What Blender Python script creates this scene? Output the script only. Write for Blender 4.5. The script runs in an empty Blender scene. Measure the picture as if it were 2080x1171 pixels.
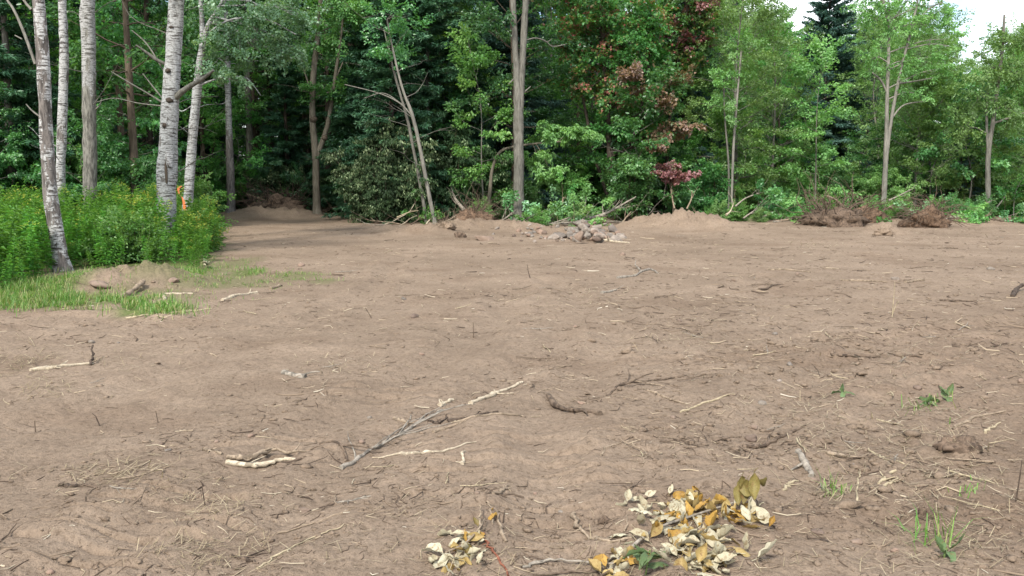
import bpy, math, random
import numpy as np
from mathutils import Vector

# ------------------------------------------------------------------ camera, sky, sun, exposure
SC = bpy.context.scene
COL = SC.collection
F, CX, CY, EYE, PITCH = 1801.0, 1040.0, 585.5, 1.6, math.radians(7.3)   # photograph geometry (2080 wide)
cam = bpy.data.objects.new('camera', bpy.data.cameras.new('camera'))
COL.objects.link(cam)
cam.location = (0, 0, EYE)
cam.rotation_euler = (math.radians(90) - PITCH, 0, 0)
cam.data.sensor_width = 36
cam.data.lens = 36 * F / 2080
cam.data.clip_start = 0.05
cam.data.clip_end = 2000
SC.camera = cam

SKYX = 1.7
SUN_EL, SUN_AZ = math.radians(45), math.radians(202)     # azimuth from +Y clockwise: behind the camera, a little left
w = bpy.data.worlds.new('World'); SC.world = w; w.use_nodes = True
nt = w.node_tree; nt.nodes.clear()
out = nt.nodes.new('ShaderNodeOutputWorld'); bg = nt.nodes.new('ShaderNodeBackground')
sky = nt.nodes.new('ShaderNodeTexSky'); sky.sky_type = 'NISHITA'; sky.sun_disc = False
sky.sun_elevation = SUN_EL; sky.sun_rotation = SUN_AZ
tc = nt.nodes.new('ShaderNodeTexCoord'); mp = nt.nodes.new('ShaderNodeMapping'); mp.inputs['Location'].default_value = (SKYX, 0.0, 0.0); nz = nt.nodes.new('ShaderNodeTexNoise')
nz.inputs['Scale'].default_value = 3.2; nz.inputs['Detail'].default_value = 6
rp = nt.nodes.new('ShaderNodeValToRGB'); rp.color_ramp.elements[0].position = 0.45; rp.color_ramp.elements[1].position = 0.6
mx = nt.nodes.new('ShaderNodeMixRGB'); mx.inputs['Color2'].default_value = (13.0, 13.6, 14.4, 1)
nt.links.new(tc.outputs['Generated'], mp.inputs['Vector']); nt.links.new(mp.outputs['Vector'], nz.inputs['Vector']); nt.links.new(nz.outputs['Fac'], rp.inputs['Fac'])
nt.links.new(rp.outputs['Color'], mx.inputs['Fac']); nt.links.new(sky.outputs['Color'], mx.inputs['Color1'])
nt.links.new(mx.outputs['Color'], bg.inputs['Color']); bg.inputs['Strength'].default_value = 0.05
nt.links.new(bg.outputs['Background'], out.inputs['Surface'])

sl = bpy.data.lights.new('sun', 'SUN'); sl.energy = 1.5; sl.angle = math.radians(10); sl.color = (1.0, 0.96, 0.89)
so = bpy.data.objects.new('sun', sl); COL.objects.link(so)
sd = Vector((math.sin(SUN_AZ) * math.cos(SUN_EL), math.cos(SUN_AZ) * math.cos(SUN_EL), math.sin(SUN_EL)))
so.rotation_euler = (-sd).to_track_quat('-Z', 'Y').to_euler(); so.location = (0, -10, 30)

SC.view_settings.view_transform = 'Standard'; SC.view_settings.look = 'None'
SC.view_settings.gamma = 1; SC.view_settings.use_curve_mapping = False
SC.view_settings.exposure = 2.18
SC.cycles.max_bounces = 6; SC.cycles.diffuse_bounces = 4; SC.cycles.transmission_bounces = 4
SC.cycles.glossy_bounces = 2; SC.cycles.use_denoising = True

rng = np.random.default_rng(11)
random.seed(5)

# ------------------------------------------------------------------ photograph geometry helpers
def ray(px, py):
    r, u = (px - CX) / F, (CY - py) / F
    c, s = math.cos(PITCH), math.sin(PITCH)
    return np.array([r, u * s + c, u * c - s])
def gp(px, py):                       # point of the level ground seen at a photo pixel
    d = ray(px, py); t = -EYE / d[2]
    return d[0] * t, d[1] * t
def at(px, py, Y):                    # point at depth Y seen at a photo pixel
    d = ray(px, py); t = Y / d[1]
    return np.array([d[0] * t, Y, EYE + d[2] * t])
def xpx(x, Y): return CX + F * x / Y  # rough photo column of a far point

# ------------------------------------------------------------------ noise
def _hash(ix, iy, iz, seed):
    n = (ix * 374761393 + iy * 668265263 + iz * 2147483647 + seed * 144269504) & 0xffffffff
    n = ((n ^ (n >> 13)) * 1274126177) & 0xffffffff
    n = ((n ^ (n >> 15)) * 2246822519) & 0xffffffff
    return ((n ^ (n >> 16)) & 0xffffffff) / 4294967295.0
def noise2(x, y, seed=0):
    x = np.asarray(x, float); y = np.asarray(y, float)
    xi = np.floor(x).astype(np.int64); yi = np.floor(y).astype(np.int64)
    fx, fy = x - xi, y - yi
    ux, uy = fx * fx * fx * (fx * (fx * 6 - 15) + 10), fy * fy * fy * (fy * (fy * 6 - 15) + 10)
    def g(dx, dy):
        a = _hash(xi + dx, yi + dy, 0, seed) * 2 * math.pi
        return np.cos(a) * (fx - dx) + np.sin(a) * (fy - dy)
    a = g(0, 0) * (1 - ux) + g(1, 0) * ux; b = g(0, 1) * (1 - ux) + g(1, 1) * ux
    return (a * (1 - uy) + b * uy) * 1.5
def noise3(p, seed=0):
    p = np.asarray(p, float); i = np.floor(p).astype(np.int64); f = p - i; u = f * f * (3 - 2 * f)
    r = 0
    for dx in (0, 1):
        for dy in (0, 1):
            for dz in (0, 1):
                wgt = (u[..., 0] if dx else 1 - u[..., 0]) * (u[..., 1] if dy else 1 - u[..., 1]) * (u[..., 2] if dz else 1 - u[..., 2])
                r = r + wgt * _hash(i[..., 0] + dx, i[..., 1] + dy, i[..., 2] + dz, seed)
    return r * 2 - 1
def sstep(a, b, x):
    t = np.clip((x - a) / (b - a), 0, 1); return t * t * (3 - 2 * t)

# ------------------------------------------------------------------ terrain
EDGE = [(-900, 24), (0, 24), (395, 25), (425, 36.5), (735, 36.5), (770, 28.5), (1000, 30), (1290, 30), (1440, 32), (1600, 34), (2080, 33.5), (3000, 33)]
EDGE_X = np.array([e[0] for e in EDGE], float); EDGE_Y = np.array([e[1] for e in EDGE], float)
def edge_y(px): return np.interp(px, EDGE_X, EDGE_Y)
MOUNDS = [  # px, py of its middle on the ground, half widths (m), height
    (1395, 464, 1.25, .9, .50), (1300, 462, .7, .6, .22), (1480, 468, .9, .6, .16), (1795, 474, .55, .45, .28),
    (255, 582, .75, .45, .24), (335, 574, .55, .4, .20), (150, 590, .5, .35, .12),
    (950, 468, 1.0, .7, .30), (860, 476, .8, .6, .24), (790, 470, .8, .5, .15), (1060, 470, .9, .8, .25), (1200, 474, 1.1, .7, .18),
    (520, 442, 1.7, 1.0, .32), (620, 442, 1.2, .9, .18), (700, 446, 1.0, .8, .2),
    (1690, 452, 1.6, .9, .16), (1890, 452, 1.3, .9, .2), (1990, 455, 1.5, .8, .15),
    (1940, 925, .16, .10, .045), (200, 640, .7, .12, .06), (330, 650, .5, .1, .05)]
MG = [(gp(a, b), c, d, e) for a, b, c, d, e in MOUNDS]
TREADS = [(1110, 935, 1.0, .75, 0.10, .17), (1110, 1060, .7, .4, 0.12, .17), (780, 800, .6, .5, .1, .17), (370, 1030, .6, .42, -.25, .16), (560, 905, .5, .3, 0.05, .16), (170, 1110, .5, .25, -.3, .15)]
TG = [(gp(a, b), c, d, e, f) for a, b, c, d, e, f in TREADS]
TRACKS = [[(420, 1165), (640, 1010), (830, 890), (1010, 780), (1130, 690), (1180, 620), (1120, 570)], [(150, 1165), (420, 985), (690, 850), (880, 745), (1000, 660), (1040, 590)],
          [(1150, 1165), (1120, 1000), (1110, 860), (1180, 740), (1330, 640), (1560, 560)], [(-60, 900), (250, 800), (560, 680), (760, 590), (820, 520)], [(1500, 900), (1650, 760), (1850, 680), (2150, 640)], [(1620, 1000), (1800, 830), (2100, 740)]]
def _track_lines():
    o = []
    for T in TRACKS:
        g = [gp(a_, b_) for a_, b_ in T]
        for (x0, y0), (x1, y1) in zip(g, g[1:]): o.append((x0, y0, x1, y1))
    return o
TL = _track_lines()
def track_dist(x, y):
    d = np.full(x.shape, 9.)
    for x0, y0, x1, y1 in TL:
        dx, dy = x1 - x0, y1 - y0; u = np.clip(((x - x0) * dx + (y - y0) * dy) / (dx * dx + dy * dy), 0, 1); d = np.minimum(d, np.hypot(x - x0 - u * dx, y - y0 - u * dy))
    return d
RUF = [(gp(1800, 730), 2.3, 1.5), (gp(1900, 1000), 1.1, .9), (gp(1650, 880), 1.2, .6), (gp(120, 660), 2.0, .6)]
def rough_mask(x, y):
    m = np.zeros_like(x)
    for (mx_, my_), sx, sy in RUF: m = np.maximum(m, np.exp(-((x - mx_) / sx) ** 2 - ((y - my_) / sy) ** 2))
    return m
def height(x, y):
    x = np.atleast_1d(np.asarray(x, float)); y = np.atleast_1d(np.asarray(y, float))
    r = np.hypot(x, y)
    rm = rough_mask(x, y)
    h = .030 * noise2(x / 4.3, y / 4.3, 1) + .016 * noise2(x / 1.3, y / 1.3, 2)
    h += (.011 + .012 * rm) * noise2(x / .45, y / .36, 3)
    h += (.0065 + .012 * rm) * noise2(x / .16, y / .13, 4)
    cl = noise2(x / .085, y / .07, 5); cl2 = noise2(x / .9 + 7, y / .9, 6)
    h += (.004 + .009 * rm + .004 * np.clip(cl2, 0, 1)) * np.clip(cl, -.3, 1)
    h += .0034 * noise2(x / .034, y / .03, 7) * (1 + rm)
    near = r < 32
    if near.any():
        td = np.full(x.shape, 9.); td[near] = track_dist(x[near] + .12 * noise2(x[near] / 1.2, y[near] / 1.2, 14), y[near] + .12 * noise2(x[near] / 1.2 + 5, y[near] / 1.2, 15))
        h += -.034 * np.exp(-(td / .17) ** 2) + .028 * np.exp(-((td - .30) / .10) ** 2) * (.6 + .6 * noise2(x / .22, y / .22, 16))
    for (mx_, my_), sx, sy, hh in MG:
        g = np.exp(-(((x - mx_) / sx) ** 2 + ((y - my_) / sy) ** 2))
        g = g * (1 + .35 * noise2(x / .35 + mx_, y / .35, 8) + .24 * noise2(x / .12, y / .12, 9) + .10 * noise2(x / .05, y / .05, 10))
        h += hh * g
    for (mx_, my_), sx, sy, a, sp in TG:
        u = (x - mx_) * math.cos(a) + (y - my_) * math.sin(a); v = -(x - mx_) * math.sin(a) + (y - my_) * math.cos(a)
        g = sstep(1.0, .6, np.abs(u) / sx) * sstep(1.0, .6, np.abs(v) / sy)
        brk = sstep(-.25, .3, noise2(u / .35, v / .25 + 3, 12))
        wv = np.abs(np.sin(math.pi * (v + .03 * noise2(u / .3, v / .3, 13)) / sp))
        h += g * brk * .085 * (np.minimum(wv, .55) - .3)
    h += 1.2 * sstep(90, 400, r) * 0
    return h
def hz(x, y): return float(height(x, y)[0])
def gpz(px, py):
    x, y = gp(px, py); return np.array([x, y, hz(x, y)])

# ------------------------------------------------------------------ mesh building
class MB:
    def __init__(s): s.v = []; s.f = []; s.n = 0
    def add(s, verts, faces, tint=.5, mat=0):
        verts = np.asarray(verts, float).reshape(-1, 3); faces = np.asarray(faces, np.int64)
        t = np.broadcast_to(np.asarray(tint, float), (len(faces),)); m = np.broadcast_to(np.asarray(mat, np.int32), (len(faces),))
        s.f.append((faces + s.n, t, m)); s.v.append(verts); s.n += len(verts)
    def mesh(s, name, mats, origin=(0, 0, 0), smooth=False):
        v = np.concatenate(s.v) - np.asarray(origin, float)
        me = bpy.data.meshes.new(name)
        ls, lt, ti, mi, c = [], [], [], [], []
        pos = 0
        for f, t, m in s.f:
            k = f.shape[1]; n = len(f)
            ls.append(pos + np.arange(n) * k); lt.append(np.full(n, k)); ti.append(t); mi.append(m); c.append(f.ravel()); pos += n * k
        ls, lt, ti, mi, c = (np.concatenate(a) for a in (ls, lt, ti, mi, c))
        me.vertices.add(len(v)); me.vertices.foreach_set('co', v.astype(np.float32).ravel())
        me.loops.add(len(c)); me.loops.foreach_set('vertex_index', c.astype(np.int32))
        me.polygons.add(len(ls)); me.polygons.foreach_set('loop_start', ls.astype(np.int32)); me.polygons.foreach_set('loop_total', lt.astype(np.int32))
        me.polygons.foreach_set('material_index', mi.astype(np.int32))
        if smooth: me.polygons.foreach_set('use_smooth', np.ones(len(ls), bool))
        a = me.attributes.new('tint', 'FLOAT', 'FACE'); a.data.foreach_set('value', ti.astype(np.float32))
        for m in (mats if isinstance(mats, (list, tuple)) else [mats]): me.materials.append(m)
        me.update(calc_edges=True)
        return me
def link(name, me, parent=None, loc=None):
    o = bpy.data.objects.new(name, me); COL.objects.link(o)
    if parent is not None: o.parent = parent
    if loc is not None: o.location = loc
    return o
def tag(o, label=None, cat=None, group=None, kind=None):
    for k, v in (('label', label), ('category', cat), ('group', group), ('kind', kind)):
        if v: o[k] = v
    return o
def thing(name, label, cat, loc, group=None):
    return tag(link(name, None, None, loc), label, cat, group)
def copy_tree(root, loc, rotz, scale, label, group, mats=None, name=None):
    r = root.copy(); COL.objects.link(r); r.location = loc; r.rotation_euler = (0, 0, rotz)
    r.scale = (scale, scale, scale) if not isinstance(scale, tuple) else scale
    r['label'] = label; r['group'] = group
    for ch in root.children:
        c = ch.copy(); COL.objects.link(c); c.parent = r
        if mats and ch.name.split('.')[0] in mats:
            c.material_slots[0].link = 'OBJECT'; c.material_slots[0].material = mats[ch.name.split('.')[0]]
    return r
def nrm(a): return a / np.maximum(np.linalg.norm(a, axis=-1, keepdims=True), 1e-9)
def smooth_path(pts, n):
    pts = np.asarray(pts, float); m = len(pts)
    if m == 2: return pts[0] + (pts[1] - pts[0]) * np.linspace(0, 1, n)[:, None]
    P = np.vstack([2 * pts[0] - pts[1], pts, 2 * pts[-1] - pts[-2]])
    o = []
    for t in np.linspace(0, m - 1 - 1e-6, n):
        i = int(t); u = t - i; a, b, c, d = P[i], P[i + 1], P[i + 2], P[i + 3]
        o.append(.5 * (2 * b + (c - a) * u + (2 * a - 5 * b + 4 * c - d) * u * u + (3 * b - a - 3 * c + d) * u ** 3))
    return np.array(o)
def tube(mb, pts, rad, sides=6, tint=.5, mat=0, bump=0, cap=True, seed=0):
    pts = np.asarray(pts, float); n = len(pts); rad = np.broadcast_to(np.asarray(rad, float), (n,))
    T = nrm(np.gradient(pts, axis=0))
    ref = np.array([1., 0, 0]) if abs(T[:, 0].mean()) < .8 else np.array([0, 1., 0])
    A = nrm(np.cross(T, ref)); B = np.cross(T, A)
    th = np.arange(sides) / sides * 2 * math.pi
    ring = A[:, None] * np.cos(th)[None, :, None] + B[:, None] * np.sin(th)[None, :, None]
    rr = np.repeat(rad[:, None], sides, 1)
    if bump:
        q = pts[:, None] + ring * rad[:, None, None]
        rr = rr * (1 + bump * noise3(q * np.array([9, 9, 2.5]), seed) + bump * .7 * noise3(q * np.array([22, 22, 7.]), seed + 1))
    v = (pts[:, None] + ring * rr[..., None]).reshape(-1, 3)
    i = np.arange(n - 1)[:, None] * sides; j = np.arange(sides)[None]; k = (j + 1) % sides
    f = np.stack([i + j, i + k, i + sides + k, i + sides + j], -1).reshape(-1, 4)
    mb.add(v, f, tint, mat)
    if cap:
        for e, s_ in ((0, -1), (n - 1, 1)):
            vv = np.vstack([v[e * sides:(e + 1) * sides], pts[e]])
            jj = np.arange(sides); ff = np.stack([jj, (jj + 1) % sides, np.full(sides, sides)], -1)
            mb.add(vv, ff if s_ > 0 else ff[:, ::-1], min(1, tint + .25) if np.isscalar(tint) else .8, mat)
# a rounded lump (stone, clod): 80 faces
_t = (1 + 5 ** .5) / 2
ICO_V = nrm(np.array([(-1, _t, 0), (1, _t, 0), (-1, -_t, 0), (1, -_t, 0), (0, -1, _t), (0, 1, _t), (0, -1, -_t), (0, 1, -_t), (_t, 0, -1), (_t, 0, 1), (-_t, 0, -1), (-_t, 0, 1)], float))
ICO_F = np.array([(0, 11, 5), (0, 5, 1), (0, 1, 7), (0, 7, 10), (0, 10, 11), (1, 5, 9), (5, 11, 4), (11, 10, 2), (10, 7, 6), (7, 1, 8), (3, 9, 4), (3, 4, 2), (3, 2, 6), (3, 6, 8), (3, 8, 9), (4, 9, 5), (2, 4, 11), (6, 2, 10), (8, 6, 7), (9, 8, 1)])
def subdiv(v, f):
    v = list(map(tuple, v)); e = {}; o = []
    def mid(a, b):
        k = (min(a, b), max(a, b))
        if k not in e:
            m = nrm(np.array(v[a]) + np.array(v[b])); e[k] = len(v); v.append(tuple(m))
        return e[k]
    for a, b, c in f:
        x, y, z = mid(a, b), mid(b, c), mid(c, a); o += [(a, x, z), (b, y, x), (c, z, y), (x, y, z)]
    return np.array(v), np.array(o)
ICO2 = subdiv(ICO_V, ICO_F); ICO3 = subdiv(*ICO2)
def lump(mb, c, size, seed, lod=1, amp=.28, tint=.5, mat=0, freq=1.3, facet=0):
    v, f = (ICO_V, ICO_F) if lod == 0 else ICO2 if lod == 1 else ICO3
    r = 1 + amp * noise3(v * freq + seed * 3.7, seed) + amp * .5 * noise3(v * freq * 2.3 + seed, seed + 9)
    p = v * r[:, None]
    if facet:
        rg = np.random.default_rng(seed)
        for _ in range(facet):
            d = nrm(rg.normal(size=3)); lim = .48 + .27 * rg.random(); k = p @ d
            p = p - np.maximum(k - lim, 0)[:, None] * d * .9
    a = seed * 2.1; R = np.array([[math.cos(a), -math.sin(a), 0], [math.sin(a), math.cos(a), 0], [0, 0, 1]])
    mb.add((p * np.asarray(size)) @ R.T + np.asarray(c), f, tint, mat)

# ------------------------------------------------------------------ materials
def new_mat(name):
    m = bpy.data.materials.new(name); m.use_nodes = True; t = m.node_tree; t.nodes.clear()
    o = t.nodes.new('ShaderNodeOutputMaterial'); return m, t, o
def ramp(t, stops, src, interp='LINEAR'):
    r = t.nodes.new('ShaderNodeValToRGB'); r.color_ramp.interpolation = interp
    while len(r.color_ramp.elements) < len(stops): r.color_ramp.elements.new(.5)
    for e, (p, c) in zip(r.color_ramp.elements, stops): e.position = p; e.color = (*c, 1)
    t.links.new(src, r.inputs['Fac']); return r.outputs['Color']
def nz_node(t, scale, vec=None, detail=4, rough=.55):
    n = t.nodes.new('ShaderNodeTexNoise'); n.inputs['Scale'].default_value = scale; n.inputs['Detail'].default_value = detail; n.inputs['Roughness'].default_value = rough
    if vec is not None: t.links.new(vec, n.inputs['Vector'])
    return n.outputs['Fac']
def mapping(t, scale):
    c = t.nodes.new('ShaderNodeTexCoord'); m = t.nodes.new('ShaderNodeMapping'); m.inputs['Scale'].default_value = scale
    t.links.new(c.outputs['Object'], m.inputs['Vector']); return m.outputs['Vector']
def mixc(t, a, b, fac, mode='MIX'):
    m = t.nodes.new('ShaderNodeMixRGB'); m.blend_type = mode
    for s, v in (('Color1', a), ('Color2', b), ('Fac', fac)):
        if isinstance(v, (tuple, float, int)): m.inputs[s].default_value = (*v, 1) if isinstance(v, tuple) else v
        else: t.links.new(v, m.inputs[s])
    return m.outputs['Color']
def attr(t, name):
    a = t.nodes.new('ShaderNodeAttribute'); a.attribute_name = name; return a.outputs['Fac']
def bumpn(t, h, strength, dist):
    b = t.nodes.new('ShaderNodeBump'); b.inputs['Strength'].default_value = strength; b.inputs['Distance'].default_value = dist
    t.links.new(h, b.inputs['Height']); return b.outputs['Normal']
def princ(t, o, col, rough=.8, spec=.2, normal=None):
    p = t.nodes.new('ShaderNodeBsdfPrincipled'); p.inputs['Roughness'].default_value = rough; p.inputs['Specular IOR Level'].default_value = spec
    if isinstance(col, tuple): p.inputs['Base Color'].default_value = (*col, 1)
    else: t.links.new(col, p.inputs['Base Color'])
    if normal is not None: t.links.new(normal, p.inputs['Normal'])
    if o is not None: t.links.new(p.outputs['BSDF'], o.inputs['Surface'])
    return p
def leaf_mat(name, stops, transl=.42, rough=.42, spec=.45, vary=.16, gain=1.68, cool=(1., 1.03, 1.08)):
    m, t, o = new_mat(name)
    c = ramp(t, [(p_, tuple(k_ * gain * q_ for k_, q_ in zip(c_, cool))) for p_, c_ in stops], attr(t, 'tint'))
    oi = t.nodes.new('ShaderNodeObjectInfo'); hs = t.nodes.new('ShaderNodeHueSaturation')
    mr = t.nodes.new('ShaderNodeMapRange'); mr.inputs['To Min'].default_value = 1 - vary * 1.6; mr.inputs['To Max'].default_value = 1 + vary
    mh = t.nodes.new('ShaderNodeMapRange'); mh.inputs['To Min'].default_value = .5 - vary * .09; mh.inputs['To Max'].default_value = .5 + vary * .11
    t.links.new(oi.outputs['Random'], mr.inputs['Value']); t.links.new(oi.outputs['Random'], mh.inputs['Value'])
    t.links.new(mr.outputs['Result'], hs.inputs['Value']); t.links.new(mh.outputs['Result'], hs.inputs['Hue']); t.links.new(c, hs.inputs['Color'])
    c = hs.outputs['Color']
    p = princ(t, None, c, rough, spec)
    tr = t.nodes.new('ShaderNodeBsdfTranslucent'); t.links.new(mixc(t, c, (1.25, 1.3, .55), 1.0, 'MULTIPLY'), tr.inputs['Color'])
    mx = t.nodes.new('ShaderNodeMixShader'); mx.inputs['Fac'].default_value = transl
    t.links.new(p.outputs['BSDF'], mx.inputs[1]); t.links.new(tr.outputs['BSDF'], mx.inputs[2]); t.links.new(mx.outputs['Shader'], o.inputs['Surface'])
    return m
LM = {
    'mid':   leaf_mat('leaf mid green', [(0, (.034, .086, .024)), (.5, (.053, .132, .038)), (1, (.095, .185, .055))], rough=.36, spec=.6, cool=(.96, 1.05, 1.2)),
    'deep':  leaf_mat('leaf deep green', [(0, (.026, .066, .024)), (.6, (.042, .105, .038)), (1, (.075, .145, .055))], rough=.36, spec=.6, cool=(.96, 1.05, 1.2)),
    'fresh': leaf_mat('leaf fresh green', [(0, (.05, .125, .03)), (.5, (.075, .175, .045)), (1, (.13, .23, .06))]),
    'light': leaf_mat('leaf light green', [(0, (.07, .135, .042)), (.5, (.10, .182, .056)), (1, (.145, .235, .075))]),
    'aspen': leaf_mat('leaf aspen', [(0, (.06, .115, .06)), (.5, (.085, .15, .08)), (1, (.14, .2, .12))], spec=.6),
    'maple': leaf_mat('leaf maple turning', [(0, (.03, .085, .02)), (.62, (.05, .12, .03)), (.8, (.085, .12, .03)), (.93, (.14, .09, .04)), (1, (.18, .06, .05))]),
    'red':   leaf_mat('leaf red', [(0, (.19, .075, .08)), (.5, (.29, .125, .125)), (.8, (.36, .21, .2)), (1, (.14, .14, .06))], transl=.35, gain=1.0, cool=(1, 1, 1)),
    'bronze': leaf_mat('leaf bronze pink', [(0, (.07, .10, .035)), (.35, (.16, .10, .055)), (.7, (.22, .125, .08)), (1, (.27, .19, .165))], transl=.3, gain=1.05),
    'wilt':  leaf_mat('leaf wilted', [(0, (.016, .034, .013)), (.7, (.032, .06, .022)), (.88, (.055, .08, .03)), (.955, (.12, .17, .07)), (1, (.2, .25, .13))], transl=.25, rough=.6, spec=.2, gain=1.45),
    'needle': leaf_mat('needles dark', [(0, (.02, .045, .034)), (.6, (.034, .07, .05)), (1, (.055, .1, .07))], transl=.15, spec=.3, gain=1.75),
    'needle2': leaf_mat('needles green', [(0, (.02, .055, .028)), (.6, (.034, .082, .04)), (1, (.06, .115, .055))], transl=.2, spec=.3, gain=1.75),
    'rod':   leaf_mat('goldenrod leaf', [(0, (.05, .13, .028)), (.5, (.085, .19, .04)), (.84, (.11, .22, .05)), (.9, (.2, .235, .035)), (1, (.30, .29, .045))], transl=.42, spec=.25, gain=1.3),
    'grass': leaf_mat('grass', [(0, (.06, .15, .025)), (.5, (.1, .22, .04)), (.8, (.16, .26, .06)), (1, (.33, .31, .14))], transl=.35, spec=.25, gain=1.2),
    'straw': leaf_mat('dry grass', [(0, (.2, .155, .09)), (.4, (.32, .255, .16)), (1, (.46, .385, .26))], transl=.15, spec=.15, gain=.85, vary=0, cool=(1, 1, 1)),
    'sprout': leaf_mat('sprout leaf', [(0, (.05, .13, .04)), (.6, (.09, .2, .07)), (1, (.2, .32, .2))], transl=.3),
}
def bark_mat(name, a, b, vs=(14, 14, 2.2), bump=.5):
    m, t, o = new_mat(name)
    v = mapping(t, vs); n = nz_node(t, 1.6, v, 6, .65); n2 = nz_node(t, .9, mapping(t, (1.3, 1.3, .9)), 3)
    c = mixc(t, ramp(t, [(.32, a), (.66, b)], n), ramp(t, [(.35, (.75, .75, .72)), (.65, (1.12, 1.1, 1.05))], n2), 1., 'MULTIPLY')
    princ(t, o, c, .9, .15, bumpn(t, n, bump, .02)); return m
def birch_mat(name, white, dark, cover, lent=.58, foot=None):
    m, t, o = new_mat(name)
    dash = nz_node(t, 1.0, mapping(t, (5, 5, 40)), 3, .6); pat = nz_node(t, 1.0, mapping(t, (5.5, 5.5, 2.2)), 6, .68); fine = nz_node(t, 1.0, mapping(t, (30, 30, 30)), 4)
    crack = nz_node(t, 1.0, mapping(t, (22, 22, 4.5)), 5, .7); speck = nz_node(t, 1.0, mapping(t, (14, 14, 60)), 3, .6)
    base = mixc(t, white, tuple(k * .62 for k in white), ramp(t, [(.38, (0, 0, 0)), (.66, (1, 1, 1))], fine))
    c = mixc(t, base, dark, ramp(t, [(lent, (0, 0, 0)), (lent + .03, (1, 1, 1))], dash))
    c = mixc(t, c, tuple(k * 1.8 for k in dark), ramp(t, [(.55, (0, 0, 0)), (.62, (.8, .8, .8))], speck))
    rough = mixc(t, dark, tuple(min(1, k * 3.2) for k in dark), ramp(t, [(.4, (0, 0, 0)), (.6, (1, 1, 1))], crack))
    if foot:                                                  # older grey bark low on the trunk
        sp = t.nodes.new('ShaderNodeSeparateXYZ'); co = t.nodes.new('ShaderNodeTexCoord'); t.links.new(co.outputs['Object'], sp.inputs[0])
        mr = t.nodes.new('ShaderNodeMapRange'); mr.inputs['From Min'].default_value = foot[0]; mr.inputs['From Max'].default_value = foot[1]; mr.inputs['To Min'].default_value = foot[2]; mr.inputs['To Max'].default_value = foot[3]
        t.links.new(sp.outputs['Z'], mr.inputs['Value']); ad = t.nodes.new('ShaderNodeMath'); ad.operation = 'ADD'; t.links.new(pat, ad.inputs[0]); t.links.new(mr.outputs['Result'], ad.inputs[1]); pat = ad.outputs[0]
    c = mixc(t, c, rough, ramp(t, [(cover, (0, 0, 0)), (cover + .035, (1, 1, 1))], pat))
    princ(t, o, c, .8, .2, bumpn(t, crack, .5, .015)); return m
BK = {
    'birch': birch_mat('birch bark', (0.403, 0.395, 0.378), (0.050, 0.044, 0.039), .55, .545),
    'mottled': birch_mat('mottled birch bark', (0.420, 0.412, 0.395), (0.052, 0.045, 0.040), .485, .535),
    'aspen': birch_mat('aspen bark', (0.336, 0.336, 0.323), (0.055, 0.050, 0.045), .585, .55),
    'greybirch': birch_mat('grey birch bark', (0.353, 0.344, 0.328), (0.063, 0.059, 0.050), .53, .55, (3.2, 4.6, .2, -.05)),
    'aspenfoot': birch_mat('aspen bark with grey foot', (0.353, 0.353, 0.336), (0.055, 0.050, 0.045), .55, .55, (2.0, 3.4, .2, -.02)),
    'grey': bark_mat('grey bark', (.068, .064, .055), (.175, .168, .148)),
    'tan': bark_mat('tan bark', (0.080, 0.069, 0.052), (0.189, 0.168, 0.134)),
    'brown': bark_mat('brown bark', (0.050, 0.038, 0.029), (0.134, 0.105, 0.080)),
    'dark': bark_mat('dark bark', (0.029, 0.024, 0.018), (0.076, 0.060, 0.049)),
    'ash': bark_mat('pale ash bark', (0.101, 0.097, 0.084), (0.227, 0.214, 0.189)),
}
def wood_mat(name, a, b, bump=.4):
    m, t, o = new_mat(name)
    n = nz_node(t, 6, mapping(t, (3, 3, 3)), 6, .7); n2 = nz_node(t, 45, mapping(t, (1, 1, 1)), 3, .6)
    c = mixc(t, ramp(t, [(.3, a), (.65, b)], n), ramp(t, [(.3, (.7, .68, .65)), (.6, (1.08, 1.06, 1.02))], n2), 1., 'MULTIPLY')
    pt = nz_node(t, 1, mapping(t, (13, 13, 13)), 4, .65)
    c = mixc(t, c, tuple(k * .55 for k in a), ramp(t, [(.54, (0, 0, 0)), (.6, (.75, .75, .75))], pt))
    princ(t, o, c, .9, .12, bumpn(t, n2, bump, .006)); return m
WD = {
    'pale': wood_mat('peeled pale wood', (0.286, 0.235, 0.168), (0.462, 0.403, 0.311)),
    'tan': wood_mat('tan stick', (0.143, 0.109, 0.077), (0.286, 0.227, 0.168)),
    'brown': wood_mat('brown stick', (0.063, 0.046, 0.034), (0.151, 0.113, 0.084)),
    'grey': wood_mat('grey stick', (0.134, 0.118, 0.097), (0.302, 0.269, 0.227)),
    'dark': wood_mat('dark stick', (0.034, 0.025, 0.020), (0.101, 0.076, 0.059)),
    'red': wood_mat('reddish stem', (0.126, 0.046, 0.027), (0.227, 0.092, 0.059)),
    'straw': wood_mat('straw stalk', (0.252, 0.206, 0.134), (0.386, 0.328, 0.227)),
    'greenstem': wood_mat('green stem', (0.084, 0.143, 0.034), (0.168, 0.227, 0.067)),
}
def stone_mat(name, a, b):
    m, t, o = new_mat(name)
    n = nz_node(t, 7, mapping(t, (1, 1, 1)), 6, .65); oi = t.nodes.new('ShaderNodeObjectInfo')
    c = mixc(t, ramp(t, [(.3, a), (.7, b)], n), ramp(t, [(0, (.6, .58, .58)), (.5, (.95, .93, .9)), (1, (1.2, 1.1, 1.05))], oi.outputs['Random']), 1., 'MULTIPLY')
    princ(t, o, c, .85, .2, bumpn(t, n, .5, .03)); return m
ST = stone_mat('fieldstone', (.115, .098, .08), (.26, .23, .198)); ST2 = stone_mat('brown stone', (.13, .095, .072), (.24, .18, .14))

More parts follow.
